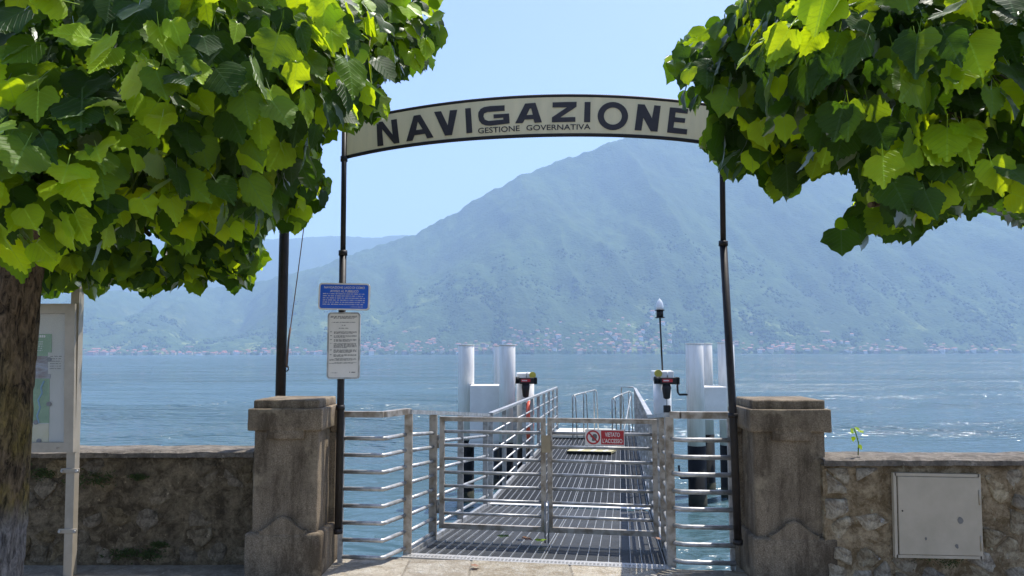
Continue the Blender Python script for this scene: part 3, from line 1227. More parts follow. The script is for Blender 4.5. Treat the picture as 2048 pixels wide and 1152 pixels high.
# right wing
rw = thing('wing_railing', v3(GR, 0), 'galvanised railing panel closing the gap beside the right gate pillar', 'railing')
A2 = GR + GX * .02 + GY * .02
B2 = onz(1372, 1144)
B2 = Vector((B2.x, GR.y - .035, 0))
C2 = at(1472, 1129, GR.y - .07)
C2.z = 0
for z in TUBE_Z:
    MB().tube([v3(A2, z), v3(A2.lerp(B2, .75), z), v3(B2, z), v3(B2.lerp(C2, .25), z), v3(C2, z)], .0175, 8).build('tube', M['galv'], rw)
MB().bar(v3(A2, RAIL_Z), v3(B2, RAIL_Z), .06, .05).build('handrail', M['galv_old'], rw)
MB().bar(v3(B2, RAIL_Z + .001), v3(C2, RAIL_Z + .001), .06, .05).build('handrail', M['galv_old'], rw)
MB().bar(v3(C2, 0) + Vector((-.015, 0.03, 0)), v3(C2, RAIL_Z - .025) + Vector((-.015, .03, 0)), .03, .03, Vector((1, 0, 0))).build('post', M['galv'], rw)

# =================================================================== BOARDING RAMP (hinged first span)
M['grate_line'] = surf('grating_bearer', (.40, .41, .41), (.30, .31, .31), rough=.45, metal=.4, scale=20, bstr=0)
M['grate_dark'] = surf('grating_cross_bar', (.06, .064, .066), (.04, .043, .045), rough=.6, metal=.4, scale=5, bstr=0)
M['checker'] = surf('chequer_plate', (.50, .49, .46), (.38, .37, .35), rough=.45, metal=.4, scale=30, bscale=90, bstr=.6, bdist=.004)
ramp_o = thing('gangway_ramp', GL, 'sloping steel grating gangway ramp between the quay and the pier', 'gangway')
pier = thing('pier', g(0, RAMP_L), 'long grated steel pier deck running out over the lake', 'pier')


def deck(parent, L0, L1, nb=24, step=.034, dbl=(12,)):
    # long bearers
    us = [GW * (k + .5) / nb for k in range(nb)]
    for k, u in enumerate(us):
        for du in ((-.012, .012) if k in dbl else (0,)):
            MB().bar(g(u + du, L0, -.012), g(u + du, L1, -.012), .0048, .03).build('bearer_bar', M['grate_line'], parent)
    for u in (.0, GW):
        MB().bar(g(u, L0, -.03), g(u, L1, -.03), .045, .12).build('side_beam', M['galv'], parent)
    q = MB()
    L = L0 + .05
    n = int((L1 - L0 - .1) / step)
    for i in range(n):
        q.bar(g(.02, L, -.022), g(GW - .02, L, -.022), .017, .022)
        L += step
    tag(q.build('grating', M['grate_dark'], parent), kind='stuff')
    for Lc in np.arange(L0 + .6, L1, 1.25):
        MB().bar(g(.02, Lc, -.10), g(GW - .02, Lc, -.10), .05, .08).build('cross_beam', M['grate_dark'], parent)


deck(ramp_o, .05, RAMP_L - .03)
deck(pier, RAMP_L + .10, RAMP_L + PIER_L, nb=24, step=.04)
q = MB().bar(g(-.02, .0, .004) , g(GW + .02, .0, .004), .12, .012)
thr = q.build('threshold_plate', M['checker'], ramp_o)
q = MB()
for k in range(70):
    u = GW * (k + .5) / 70
    for dl in (-.035, 0, .035):
        q.bar(g(u - .009, dl + .003 * (k % 2), .0112), g(u + .009, dl - .003 * (k % 2), .0112), .004, .004)
tag(q.build('tread_pattern', M['checker'], thr), kind='stuff')
MB().bar(g(.02, RAMP_L + .03, .006), g(GW - .02, RAMP_L + .03, .006), .16, .014).build('joint_plate', M['white_paint'], pier)


def rail_side(parent, u, posts, ntubes, L0, L1, hh=1.13, side=1, cap=True, zs=None):
    for Lp in posts:
        MB().bar(g(u, Lp, -.1), g(u, Lp, hh - .02), .062, .022, GY).build('post', M['galv'], parent)
    zs = zs or [.12 + .245 * k for k in range(ntubes)]
    for h in zs:
        MB().tube([g(u, L0, h), g(u, L1, h)], .016, 8).build('tube', M['galv'], parent)
    if cap:
        MB().bar(g(u, L0, hh), g(u, L1, hh), .065, .035).build('handrail', M['galv'], parent)


LL, LR = .0, GW
HINGE = .86
for (u, s) in ((-.0, -1), (GW + .0, 1)):
    zs8 = TUBE_Z
    # heavy end post and hinge post
    MB().box((0, 0, 0), (.062, .05, RAIL_Z - .02), frame_to := Matrix.Translation(v3(g(u, .04), (RAIL_Z - .02) / 2))).build('end_post', M['galv_old'], ramp_o)
    MB().bar(g(u, HINGE, -.06), g(u, HINGE, RAIL_Z - .02), .07, .03, GY).build('hinge_post', M['galv_old'], ramp_o)
    for z in zs8:
        MB().tube([g(u, .06, z), g(u, HINGE, z)], .016, 8).build('tube', M['galv'], ramp_o)
    rail_side(ramp_o, u, (2.05, 3.55), 4, HINGE, 3.72, hh=RAIL_Z, zs=[.12, .37, .62, .87])
    MB().bar(g(u, .03, RAIL_Z), g(u, HINGE, RAIL_Z), .065, .035).build('handrail', M['galv'], ramp_o)
    posts = list(np.arange(RAMP_L + .14, RAMP_L + PIER_L, 1.16 if s < 0 else .98))
    rail_side(pier, u, posts, 4, RAMP_L + .12, RAMP_L + PIER_L - (.1 if s < 0 else .6), hh=1.14, zs=[.14, .39, .64, .89])
# right rail turns inward at its far end
q = MB()
q.tube([g(GW, RAMP_L + PIER_L - .6, 1.14), g(GW - .05, RAMP_L + PIER_L - .1, 1.16), g(GW - .35, RAMP_L + PIER_L, 1.16), g(GW - .38, RAMP_L + PIER_L, .0)], .02, 8)
q.build('end_rail', M['galv'], pier)
MB().bar(g(0, RAMP_L + PIER_L + .02, -.05), g(GW, RAMP_L + PIER_L + .02, -.05), .08, .14).build('end_beam', M['galv'], pier)
# floats / steel frame under the pier
for u in (.12, GW - .12):
    MB().bar(g(u, RAMP_L + .2, -.24), g(u, RAMP_L + PIER_L - .1, -.24), .12, .2).build('longitudinal_beam', M['galv_old'], pier)

# =================================================================== GATES
def gate(u0, u1, label, hinge_left):
    root = thing('gate', g(u0 if hinge_left else u1, HINGE), label, 'gate', 'pair of tubular steel gate leaves')
    z0, z1 = .03, 1.005
    base = lambda u, z: Vector((g(u, HINGE).x, g(u, HINGE).y, z))
    MB().bar(base(u0, z0), base(u0, z1), .042, .042, GY).build('stile', M['galv_old'], root)
    MB().bar(base(u1, z0), base(u1, z1), .042, .042, GY).build('stile', M['galv_old'], root)
    MB().bar(base(u0 - .021, z1 + .002), base(u1 + .021, z1 + .002), .044, .04).build('top_rail', M['galv_old'], root)
    MB().bar(base(u0 + .021, z0 + .021), base(u1 - .021, z0 + .021), .040, .044).build('bottom_rail', M['galv_old'], root)
    for k in range(7):
        z = z0 + (z1 - z0) * (k + 1) / 8 + .01
        MB().tube([base(u0, z), base(u1, z)], .0145, 8).build('tube', M['galv'], root)
    uh = u0 - .04 if hinge_left else u1 + .04
    for z in (.22, .80):
        h_ = MB()
        h_.tube([base(uh, z - .06), base(uh, z + .06)], .011, 8)
        h_.box((0, 0, 0), (.045, .02, .03), Matrix.Translation(base((uh + (u0 if hinge_left else u1)) / 2, z)))
        h_.build('hinge', M['galv_old'], root)
    ub = u1 if hinge_left else u0
    s_ = 1 if hinge_left else -1
    MB().tube([base(ub + .015 * s_, .30) - GY * .03, base(ub + .015 * s_, -.06) - GY * .03], .007, 6).build('drop_bolt', M['galv'], root)
    return root, base


U1, U2 = .085, GW / 2 + .012
gate_l, gb = gate(U1, U2 - .03, 'left leaf of the closed steel gate, with plain tubular bars', True)
gate_r, gb = gate(U2 + .03, GW - .075, 'right leaf of the closed steel gate, carrying the red prohibition sign', False)
MB().box((0, 0, 0), (.075, .012, .15), Matrix.Translation(gb(U2, .80) - GY * .028) @ frame_at(Vector(), GX).to_3x3().to_4x4() @ Matrix.Rotation(R(90), 4, 'X')).build('lock_plate', surf('tan_lock_plate', (.45, .36, .22), rough=.6), gate_l)

# red sign on the right leaf
c = onplane(1209.5, 875, gb(U2, 0) - GY * .04, GY)
w = (onplane(1249, 875, gb(U2, 0) - GY * .04, GY) - onplane(1170, 875, gb(U2, 0) - GY * .04, GY)).length
h = (onplane(1209, 858.5, gb(U2, 0) - GY * .04, GY) - onplane(1209, 891, gb(U2, 0) - GY * .04, GY)).length
fr = frame_at(c, GX)
vs_ = thing('prohibition_sign', None, 'red and white VIETATO L\'ACCESSO sign fixed to the right gate leaf', 'sign', mtx=fr)
WORLD[vs_.name] = fr
flat_shape('plate', [rrect(w, h, .006)], M['white'], fr, vs_, .0015)
T = lambda x, y, z: fr @ Matrix.Translation((x, y, z))
flat_shape('red_field', [rrect(w * .575, h * .86, .003)], M['red'], T(w * .195, 0, .0026), vs_, .0008)
text('lettering', 'VIETATO', w * .375, h * .27, M['white'], T(w * .195, h * .185, .0044), vs_, bold=.015)
text('lettering', "L'ACCESSO", w * .50, h * .27, M['white'], T(w * .195, -h * .2, .0044), vs_, bold=.015)
ro, ri = h * .44, h * .34
cx_ = -w * .295
circ = lambda r_, n=32: [(r_ * math.cos(k), r_ * math.sin(k)) for k in np.linspace(0, 2 * math.pi, n, endpoint=False)]
flat_shape('prohibition_ring', [circ(ro), circ(ri)], M['red'], T(cx_, 0, .0026), vs_, .0008)
flat_shape('hand_symbol', [[(-.36, -.62), (.05, -.7), (.42, -.45), (.62, 0), (.60, .45), (.35, .62), (-.05, .60), (-.22, .30), (-.62, .25), (-.55, .05), (-.3, -.1)]], M['ink'], T(cx_ + ri * .1, 0, .0026) @ Matrix.Diagonal((ri, ri, 1, 1)), vs_, .0008)
d_ = ri * .72
flat_shape('slash', [[(-d_ - .004, d_ - .004), (-d_ + .006, d_ + .006), (d_ + .004, -d_ + .004), (d_ - .006, -d_ - .006)]], M['red'], T(cx_, 0, .0044), vs_, .0005)

# =================================================================== PILES, HOISTS, LAMP
def pile(px, D, top_py, label, r=.172, black_py=None, hook=(), group='white steel mooring piles beside the pier'):
    p = at(px, 708, D)
    zt = at(px, top_py, D).z
    zb = at(px, black_py, D).z if black_py else -.22
    root = thing('mooring_pile', Vector((p.x, p.y, WATER_Z)), label, 'mooring pile', group)
    o = MB().tube([(p.x, p.y, zb), (p.x, p.y, zt - .012), (p.x, p.y, zt)], r, 32, radii=[r, r, r - .01]).build('white_shaft', M['pile_white'], root)
    MB().tube([(p.x, p.y, -4.5), (p.x, p.y, zb)], r + .004, 32).build('black_base', M['pile_black'], root)
    MB().tube([(p.x, p.y, -1.75), (p.x, p.y, -1.28)], r + .007, 32, radii=[r + .012, r + .006]).build('algae_band', M['algae'], root)
    MB().tube([(p.x, p.y, zt + .001), (p.x, p.y, zt + .015)], r + .008, 32).build('lid', M['white_paint'], root)
    for hz_ in hook:
        MB().tube([(p.x - r + .02, p.y - .03, hz_), (p.x - r - .16, p.y - .03, hz_), (p.x - r - .19, p.y - .03, hz_ + .05), (p.x - r - .20, p.y - .03, hz_ + .26)], .022, 8).build('mooring_hook', M['black'], root)
    return p


pile(932.5, 16.2, 691, 'white pile with black foot, leftmost beside the pier', black_py=879)
pile(1014.5, 15.4, 691, 'white pile with black foot, right front one of the left trio', r=.165, black_py=884)
pile(1001, 17.8, 692, 'white pile mostly hidden behind the front one of the left trio', r=.165)
pile(1389, 15.7, 688, 'white pile with black foot and two hooks, nearest right of the pier', r=.182, black_py=891, hook=(.75, -.95))
pile(1409, 17.2, 688, 'white pile half hidden behind the hooked one right of the pier', r=.172)
pile(1452, 16.6, 686, 'white pile behind the right arch post, rightmost by the pier', r=.178, black_py=890)


def crosshead(pa, pb, D, y0, y1, label):
    a, b_ = at(pa, y0, D), at(pb, y1, D)
    root = thing('pile_crosshead', Vector(((a.x + b_.x) / 2, D, b_.z)), label, 'crosshead', 'white boxes joining the mooring piles')
    zc, hh_ = (a.z + b_.z) / 2, a.z - b_.z
    q = MB().box(((a.x + b_.x) / 2, D + .35, zc), (b_.x - a.x, .7, hh_), bevel=.012, seg=2)
    q.build('box', M['white_paint'], root)
    MB().box(((a.x + b_.x) / 2, D + .35, b_.z - .02), (b_.x - a.x + .05, .72, .03)).build('bottom_flange', M['white_paint'], root)


crosshead(940, 1004, 15.6, 771, 884, 'white box section joining the left group of piles')
crosshead(1401, 1455, 15.7, 774, 836, 'white box section joining the right group of piles')


def hoist(px, D, top, label_post, label_h, mirror):
    p = at(px, 760, D)
    zt = at(px, top, D).z
    s = D / F
    root = thing('hoist_column', Vector((p.x, p.y, WATER_Z)), label_post, 'column', 'short white columns carrying the chain hoists')
    MB().tube([(p.x, p.y, -.3), (p.x, p.y, zt)], 17.5 * s, 28).build('shaft', M['white_paint'], root)
    MB().tube([(p.x, p.y, -4.5), (p.x, p.y, -.3)], 17.8 * s, 28).build('black_base', M['pile_black'], root)
    MB().box((p.x, p.y - .02, zt - .10), (.36, .46, .19), bevel=.02, seg=2).build('head_box', M['white_paint'], root)
    yx = (14 if mirror < 0 else -12) * s
    MB().tube([(p.x + yx, p.y - .20, zt - .05), (p.x + yx, p.y - .27, zt - .05)], .07, 16).build('yellow_cap', M['yellow'], root)
    hy = p.y - .42
    zc = at(px, 760, D).z
    h = thing('chain_hoist', Vector((p.x, hy, zc)), label_h, 'chain hoist', 'black electric chain hoists on the columns')
    X = p.x
    q = MB().box((X + .02, hy, zc), (.30, .18, .125), bevel=.012, seg=2)
    q.build('motor_body', M['black'], h)
    MB().tube([(X - .23, hy, zc + .01), (X - .13, hy, zc + .01)], .07, 16).build('end_bell', M['pile_black'], h)
    MB().box((X + .2, hy, zc), (.07, .15, .14), bevel=.01).build('gear_case', M['pile_black'], h)
    MB().box((X, hy - .093, zc + .008), (.19, .006, .06)).build('red_label', M['red'], h)
    q = MB()
    words_line(random.Random(2), q, -.075, .05, -.012, .024, Matrix.Translation((X, hy - .0975, zc + .008)) @ Matrix.Rotation(R(90), 4, 'X'))
    tag(q.build('label_print', M['white'], h), kind='stuff')
    q = MB()
    q.tube([(X + .0, hy, zc - .06), (X + .0, hy, zc - .14), (X + .0, hy, zc - .32), (X, hy, zc - .34)], .09, 12, radii=[.075, .085, .062, .03])
    q.build('chain_bag', M['black'], h)
    MB().tube([(X, hy, zc - .33), (X, hy, zc - .95)], .009, 6).build('chain', M['galv_old'], h)
    MB().tube([(X + .02, hy, zc + .06), (X + .02, hy, zc + .15), (X + .05, hy + .1, zc + .17)], .013, 8).build('hanging_hook', M['galv'], h)
    MB().box((X, hy, zc - .58), (.125, .09, .25), bevel=.01).build('hook_block', M['black'], h)
    return p, zt


hoist(1050.5, 15.9, 745, 'short white column left of the pier with a yellow cap', 'black chain hoist with red label, left of the pier', -1)
pr, zt_r = hoist(1324, 14.6, 741, 'short white column right of the pier, with the lamp on it', 'black chain hoist with red label, right of the pier below the lamp', 1)

zl = lambda y: at(1322, y, 14.6).z
lamp = thing('pier_lamp', Vector((pr.x, pr.y, zt_r)), 'slender black lamp post with a clear pointed glass on the right column', 'lamp')
xt, xb = at(1320, 640, 14.6).x, at(1325, 740, 14.6).x
MB().tube([(xb, pr.y, zl(742)), (xt, pr.y, zl(636))], .017, 8).build('pole', M['black'], lamp)
q = MB()
q.tube([(xt, pr.y, zl(636)), (xt, pr.y, zl(634.5))], .095, 16)
q.tube([(xt, pr.y, zl(634.5)), (xt, pr.y, zl(621))], .068, 16)
q.tube([(xt, pr.y, zl(621)), (xt, pr.y, zl(619.5))], .095, 16)
q.build('lamp_housing', M['black'], lamp)
gz = [619.5, 614, 607, 602, 599, 597]
MB().tube([(xt, pr.y, zl(y)) for y in gz], .07, 16, radii=[.068, .072, .066, .045, .02, .006]).build('lamp_glass', M['lampglass'], lamp)
MB().tube([(xt, pr.y, zl(619)), (xt, pr.y, zl(606))], .02, 8).build('bulb', M['white'], lamp)

# lifebuoy in its holder on the left pier rail
lb = thing('lifebuoy', g(-.03, 9.6, .8), 'orange lifebuoy seen edge on, hung on the left pier railing', 'lifebuoy')
cpt = g(-.10, 9.1, .66)
ring = [cpt + GY * (.29 * math.cos(k)) + Vector((0, 0, .36 * math.sin(k))) for k in np.linspace(0, 2 * math.pi, 25)]
MB().tube(ring, .05, 10, caps=False).build('ring', M['orange'], lb)
for k in (0, 6, 12, 18):
    MB().tube([ring[k], ring[k + 1]], .054, 10).build('white_band', M['white'], lb)
MB().box((0, 0, 0), (.02, .5, .03), Matrix.Translation(cpt + Vector((.04, 0, .30)))).build('bracket', M['galv'], lb)

# gangplank with hand rails parked at the end of the pier
gp0 = g(GW * .36, 12.2)
gpl = thing('boarding_gangplank', gp0, 'pale gangplank with thin twin hand rails parked at the far end of the pier', 'gangplank')
q = MB().bar(g(.08, 13.1, .06), g(GW * .74, 13.1, .06), 1.7, .06, Vector((0, 0, 1)))
q.build('board', M['plate'], gpl)
for cols in (((1145, 791, 10.9), (1167, 785, 12.1), (1188, 780, 13.3)), ((1224, 797, 10.9), (1240, 789, 12.1), (1257, 783, 13.3))):
    q = MB()
    tops = []
    for (px, py, L) in cols:
        Dd = GL.y + L * math.cos(R(8.2))
        tp = at(px, py, Dd)
        zb_ = g(1, L).z
        for dx in (0, .10):
            q.tube([(tp.x + dx, Dd, zb_), (tp.x + dx * .7, Dd, tp.z - .06), (tp.x + dx * .4, Dd, tp.z)], .014, 6)
        tops.append(tp + Vector((.02, 0, 0)))
    q.tube(tops, .018, 6)
    q.build('hand_rail', M['galv'], gpl)
q = MB()
q.tube([g(1.7, 11.2, .02), g(1.95, 13.6, .95)], .012, 6)
q.build('brace', M['galv'], gpl)

# hazard striped wedge lying on the deck
yb0, yb1 = g(.55, 8.6, .0), g(1.30, 8.6, .0)
wedge = thing('ramp_board', yb0, 'yellow edged threshold board lying on the pier deck', 'board')
q = MB().prism([g(.62, 9.3, .015), g(1.50, 9.3, .015), g(1.60, 9.8, .015), g(.68, 9.8, .015)], (0, 0, .04))
q.build('board_top', M['dull_yellow'], wedge)
MB().bar(g(.62, 9.27, .025), g(1.50, 9.27, .025), .03, .055).build('rubber_edge', M['pile_black'], wedge)
for u in (.82, 1.08, 1.32):
    MB().prism([g(u, 9.31, .056), g(u + .06, 9.31, .056), g(u + .2, 9.78, .056), g(u + .1, 9.78, .056)], (0, 0, .003)).build('stripe', M['plate'], wedge)
# =================================================================== NOTICE BOARD
D = 5.62
nbp = at(141, 1118, D)
board = thing('notice_board', Vector((nbp.x, D, 0)), 'glazed aluminium notice board on a post in front of the left wall', 'notice board')
lean = at(156, 562, D)
pt = Vector((lean.x, D, lean.z))
MB().bar(Vector((nbp.x, D, 0)), pt, .062, .06, Vector((0, 1, 0))).build('post', M['alu'], board)
nv = Vector((0, 1, 0))
q4 = [(142, 905), (57, 905), (66, 607), (151, 607)]
q4 = [(146, 905), (-60, 905), (-60, 608), (150, 607)]
P4 = [onplane(x, y, Vector((0, D - .06, 0)), nv) for x, y in q4]


def inset(P, d):
    c_ = sum(P, Vector()) / 4
    return [p + Vector((d if p.x < c_.x else -d, 0, d if p.z < c_.z else -d)) for p in P]


outer, inner = P4, inset(P4, .072)
for i in range(4):
    j = (i + 1) % 4
    q = MB().prism([outer[i], outer[j], inner[j], inner[i]], (0, .05, 0))
    q.build('frame_rail', M['alu'], board)
q = MB().prism([p + Vector((0, .04, 0)) for p in inner], (0, .012, 0))
back = q.build('back_panel', M['paper'], board)
q = MB().prism([p + Vector((0, .012, 0)) for p in inner], (0, .004, 0))
q.build('pane', M['pane'], board)
MB().tube([P4[0] + Vector((-.115, -.004, .033)), P4[0] + Vector((-.115, .01, .033))], .008, 10).build('lock', M['galv_old'], board)


def poster(pxs, pys, mt, dz=.036):
    return MB().prism([onplane(x, y, Vector((0, D - .06 + dz, 0)), nv) for x, y in ((pxs[0], pys[1]), (pxs[1], pys[1]), (pxs[1] + .01 * (pys[1] - pys[0]), pys[0]), (pxs[0], pys[0]))], (0, .003, 0)).build('poster', mt, board)


M['pgreen'] = surf('poster_green', (.16, .33, .16), (.22, .40, .2), rough=.6, scale=8, bstr=0)
M['pphoto'] = surf('poster_photo', (.16, .10, .08), (.35, .38, .42), rough=.5, scale=9, bstr=0, stretch=(1, 1, 3))
M['pmap'] = surf('poster_map', (.10, .26, .10), (.20, .38, .16), rough=.5, scale=16, bstr=0)
M['pblue'] = surf('map_river', (.12, .35, .50), bstr=0)
M['pyell'] = surf('poster_cream', (.62, .56, .30), (.68, .62, .42), rough=.6, scale=6, bstr=0)
p1 = poster((-20, 103), (668, 712), M['pgreen'])
p2 = poster((-20, 101), (712, 757), M['pphoto'])
p3 = poster((-20, 98), (757, 846), M['pmap'])
p4 = poster((-20, 97), (848, 886), M['pyell'])
p5 = poster((96, 128), (705, 748), M['paper'], .032)
q = MB()
nf3 = Matrix.Translation(onplane(100, 700, Vector((0, D - .06 + .0312, 0)), nv)) @ Matrix.Rotation(R(90), 4, 'X')
for k in range(6):
    words_line(rr, q, .005, .09, -.05 - .018 * k, .007, nf3)
tag(q.build('poster_print', M['ink'], board), kind='stuff')
tf = Matrix.Translation(onplane(66, 675, Vector((0, D - .06 + .0345, 0)), nv)) @ Matrix.Rotation(R(90), 4, 'X')
q = MB()
words_line(rr, q, -.10, .11, .0, .02, tf)
for k in range(5):
    words_line(rr, q, -.10, .08, -.035 - .016 * k, .006, tf)
tag(q.build('poster_print', M['white'], board), kind='stuff')
rv = [(78, 846), (74, 832), (80, 815), (76, 800), (84, 786), (82, 775), (88, 762)]
q = MB()
for (a, b_) in zip(rv[:-1], rv[1:]):
    q.bar(onplane(*a, Vector((0, D - .027, 0)), nv), onplane(*b_, Vector((0, D - .027, 0)), nv), .01, .004, Vector((0, 1, 0)))
q.build('map_river', M['pblue'], board)
for (x, y) in ((98, 719), (97, 808), (71, 845), (77, 882)):
    c = onplane(x, y, Vector((0, D - .032, 0)), nv)
    MB().tube([c, c + Vector((0, .012, 0))], .017, 12).build('magnet', M['ink'], board)
for y in (940, 1060):
    c = onz(0, 1118)
    z = onplane(144, y, Vector((0, D, 0)), nv).z
    x = onplane(146 if y < 1000 else 141, y, Vector((0, D, 0)), nv).x
    cl = MB().box((x, D - .034, z), (.135, .012, .032), bevel=.003).build('clamp', M['alu'], board)
    for s in (-1, 1):
        MB().tube([(x + s * .055, D - .052, z), (x + s * .055, D - .03, z)], .009, 6).build('bolt', M['galv'], cl)

# =================================================================== FAR SHORE: houses, boats, trees
def hgt(x, y):
    return float(near_h(np.array([x]), np.array([y]))[0]) + WATER_Z


wallc = {'cream': (.66, .56, .38), 'white': (.80, .76, .68), 'ochre': (.40, .27, .13), 'pink': (.40, .24, .19), 'grey': (.26, .25, .23)}
roofc = {'terracotta': (.40, .12, .06), 'brown': (.20, .09, .055)}
for k, v in wallc.items():
    M['w_' + k] = surf(k + '_render', v, bstr=0, scale=.2)
for k, v in roofc.items():
    M['r_' + k] = surf(k + '_tiles', v, bstr=0, scale=.5)
M['dark_open'] = surf('far_window_dark', (.05, .05, .055), bstr=0)


def house_mesh(wk, rk, w, d, h, storeys=2):
    vs = [(-w / 2, -d / 2, -6), (w / 2, -d / 2, -6), (w / 2, d / 2, -6), (-w / 2, d / 2, -6),
          (-w / 2, -d / 2, h), (w / 2, -d / 2, h), (w / 2, d / 2, h), (-w / 2, d / 2, h)]
    fs = [(0, 1, 5, 4), (1, 2, 6, 5), (2, 3, 7, 6), (3, 0, 4, 7)]
    mi = [0] * 4
    e, rh = .7, w * .0 + 2.6
    k = len(vs)
    vs += [(-w / 2 - e, -d / 2 - e, h), (w / 2 + e, -d / 2 - e, h), (w / 2 + e, d / 2 + e, h), (-w / 2 - e, d / 2 + e, h), (-w * .28, 0, h + rh), (w * .28, 0, h + rh)]
    fs += [(k, k + 1, k + 5, k + 4), (k + 1, k + 2, k + 5), (k + 2, k + 3, k + 4, k + 5), (k + 3, k, k + 4), (k, k + 3, k + 2, k + 1)]
    mi += [1] * 5
    for s_ in range(storeys):
        n = max(2, int(w / 4))
        for q in range(n):
            x = -w / 2 + w * (q + .5) / n
            z = 1.2 + s_ * 3.1
            k = len(vs)
            vs += [(x - .6, -d / 2 - .05, z), (x + .6, -d / 2 - .05, z), (x + .6, -d / 2 - .05, z + 1.5), (x - .6, -d / 2 - .05, z + 1.5)]
            fs.append((k, k + 1, k + 2, k + 3))
            mi.append(2)
    me = bpy.data.meshes.new('village_house')
    me.from_pydata(vs, [], fs)
    for q in (M['w_' + wk], M['r_' + rk], M['dark_open']):
        me.materials.append(q)
    me.polygons.foreach_set('material_index', mi)
    me.update()
    return me


hr = random.Random(11)
kinds = []
for wk in wallc:
    for rk in roofc:
        for (w, d, h, st) in ((11, 9, 6.5, 2), (16, 10, 9.5, 3)):
            kinds.append((wk, rk, st, house_mesh(wk, rk, w, d, h, st)))
# clusters: photo column range, inland reach in metres, how many
clusters = [(165, 330, 130, 42), (330, 560, 60, 46), (560, 720, 70, 24), (720, 870, 230, 60), (870, 1020, 90, 34), (1020, 1230, 230, 92),
            (1230, 1340, 300, 46), (1440, 1640, 120, 46), (1640, 1800, 190, 40), (1800, 2060, 110, 44)]
spots = []
for (p0_, p1_, reach, n) in clusters:
    tries = 0
    k = 0
    while k < n and tries < n * 40:
        tries += 1
        px = hr.uniform(p0_, p1_)
        a = px2a(px)
        # find the shoreline for this direction
        ys = SHORE + float(shore_off(np.array([a]))[0])
        y = ys + 6 + abs(hr.gauss(0, 1)) * reach * .26
        x = a * y
        if any((x - q[0]) ** 2 + ((y - q[1]) * 1.0) ** 2 < 12 ** 2 for q in spots[-120:]):
            continue
        spots.append((x, y, px))
        k += 1
spots.sort(key=lambda q: q[1])
ZONES = [(260, 'just right of notice board'), (400, 'far left shore'), (520, 'beyond left pillar'), (600, 'by the flagpole'), (680, 'beside white notice'), (800, 'just right of notices'),
         (915, 'left of left piles'), (1040, 'behind left piles'), (1130, 'right of left piles'), (1220, 'midway between piles'), (1310, 'just left of lamp'), (1365, 'just right of lamp'),
         (1470, 'behind right piles'), (1600, 'right of right piles'), (1720, 'left of bell tower'), (1800, 'by the bell tower'), (1930, 'right of bell tower'), (9999, 'at far right edge')]
extra = []
used_labels = set()
for i, (x, y, px) in enumerate(spots):
    wk, rk, st, me = hr.choices(kinds, weights=[3 if q[0] in ('cream', 'white') else 1.3 for q in kinds])[0]
    rz = hr.gauss(-math.atan2(x, y), .35)
    sc = hr.uniform(.8, 1.35)
    z = hgt(x, y)
    if i < 300:
        o = bpy.data.objects.new('village_house', me)
        o.location = (x, y, z)
        o.rotation_euler = (0, 0, rz)
        o.scale = (sc, sc, sc)
        C.objects.link(o)
        zone = next(z_[1] for z_ in ZONES if px < z_[0])
        inland = y - SHORE - float(shore_off(np.array([px2a(px)]))[0])
        tier = 'at the waterline' if inland < 12 else ('second row back' if inland < 24 else ('mid village' if inland < 42 else ('upper village' if inland < 70 else 'highest up the slope')))
        for _t in range(80):
            size = ('small' if sc < 1.0 else 'low') if st == 2 else ('tall' if sc < 1.05 else 'big tall')
            lab = f'{size} {wk} house, {rk} roof, {tier}, {zone}'
            if lab not in used_labels:
                break
            wk, rk, st, me = hr.choice(kinds)
            sc = hr.uniform(.8, 1.35)
        used_labels.add(lab)
        o.data = me
        o.scale = (sc, sc, sc)
        tag(o, lab, 'house', 'village houses on the far shore')
    else:
        extra.append((x, y, z, rz, sc, me))
bmx = bmesh.new()
for (x, y, z, rz, sc, me) in extra:
    t_ = me.copy()
    t_.transform(Matrix.Translation((x, y, z)) @ Matrix.Rotation(rz, 4, 'Z') @ Matrix.Scale(sc, 4))
    off = {'cream': 0, 'white': 1, 'ochre': 0, 'pink': 0, 'grey': 1}[me.materials[0].name.split('_')[0]]
    for p in t_.polygons:
        p.material_index = {0: off, 1: 2, 2: 3}[p.material_index]
    bmx.from_mesh(t_)
    bpy.data.meshes.remove(t_)
me = bpy.data.meshes.new('hillside_houses')
bmx.to_mesh(me)
for q in ('w_cream', 'w_white', 'r_terracotta', 'dark_open'):
    me.materials.append(M[q])
o = bpy.data.objects.new('hillside_houses', me)
C.objects.link(o)
tag(o, 'farther houses scattered up the slope behind the shore village', None, None, 'stuff')

# church tower and a long terrace building on the slope
def far_spot(px, up_m):
    a = px2a(px)
    ys = SHORE + float(shore_off(np.array([a]))[0])
    y = ys + up_m
    return a * y, y, hgt(a * y, y)


x, y, z = far_spot(1752, 25)
tw = thing('bell_tower', (x, y, z), 'pale church bell tower rising above the far village on the right', 'bell tower')
MB().box((x, y, z + 10), (5, 5, 26)).build('shaft', M['w_white'], tw)
q = MB()
q.tube([(x, y, z + 23), (x, y, z + 31)], 3, 4, radii=[4.2, .2])
q.build('spire', M['r_terracotta'], tw)
for (px, upm, w_, lab, wk) in ((1642, 150, 62, 'long low building with a pink roof line on the wooded far slope', 'w_pink'), (382, 190, 40, 'white farm building alone on the left far slope', 'w_white')):
    x, y, z = far_spot(px, upm)
    bd = thing('terrace_building', (x, y, z), lab, 'building')
    MB().box((x, y, z + 2), (w_, 12, 12)).build('wall', M[wk], bd)
    MB().prism([(x - w_ / 2 - 1, y - 7, z + 8.1), (x - w_ / 2 - 1, y, z + 11.5), (x - w_ / 2 - 1, y + 7, z + 8.1)], (w_ + 2, 0, 0)).build('roof', M['r_brown'], bd)

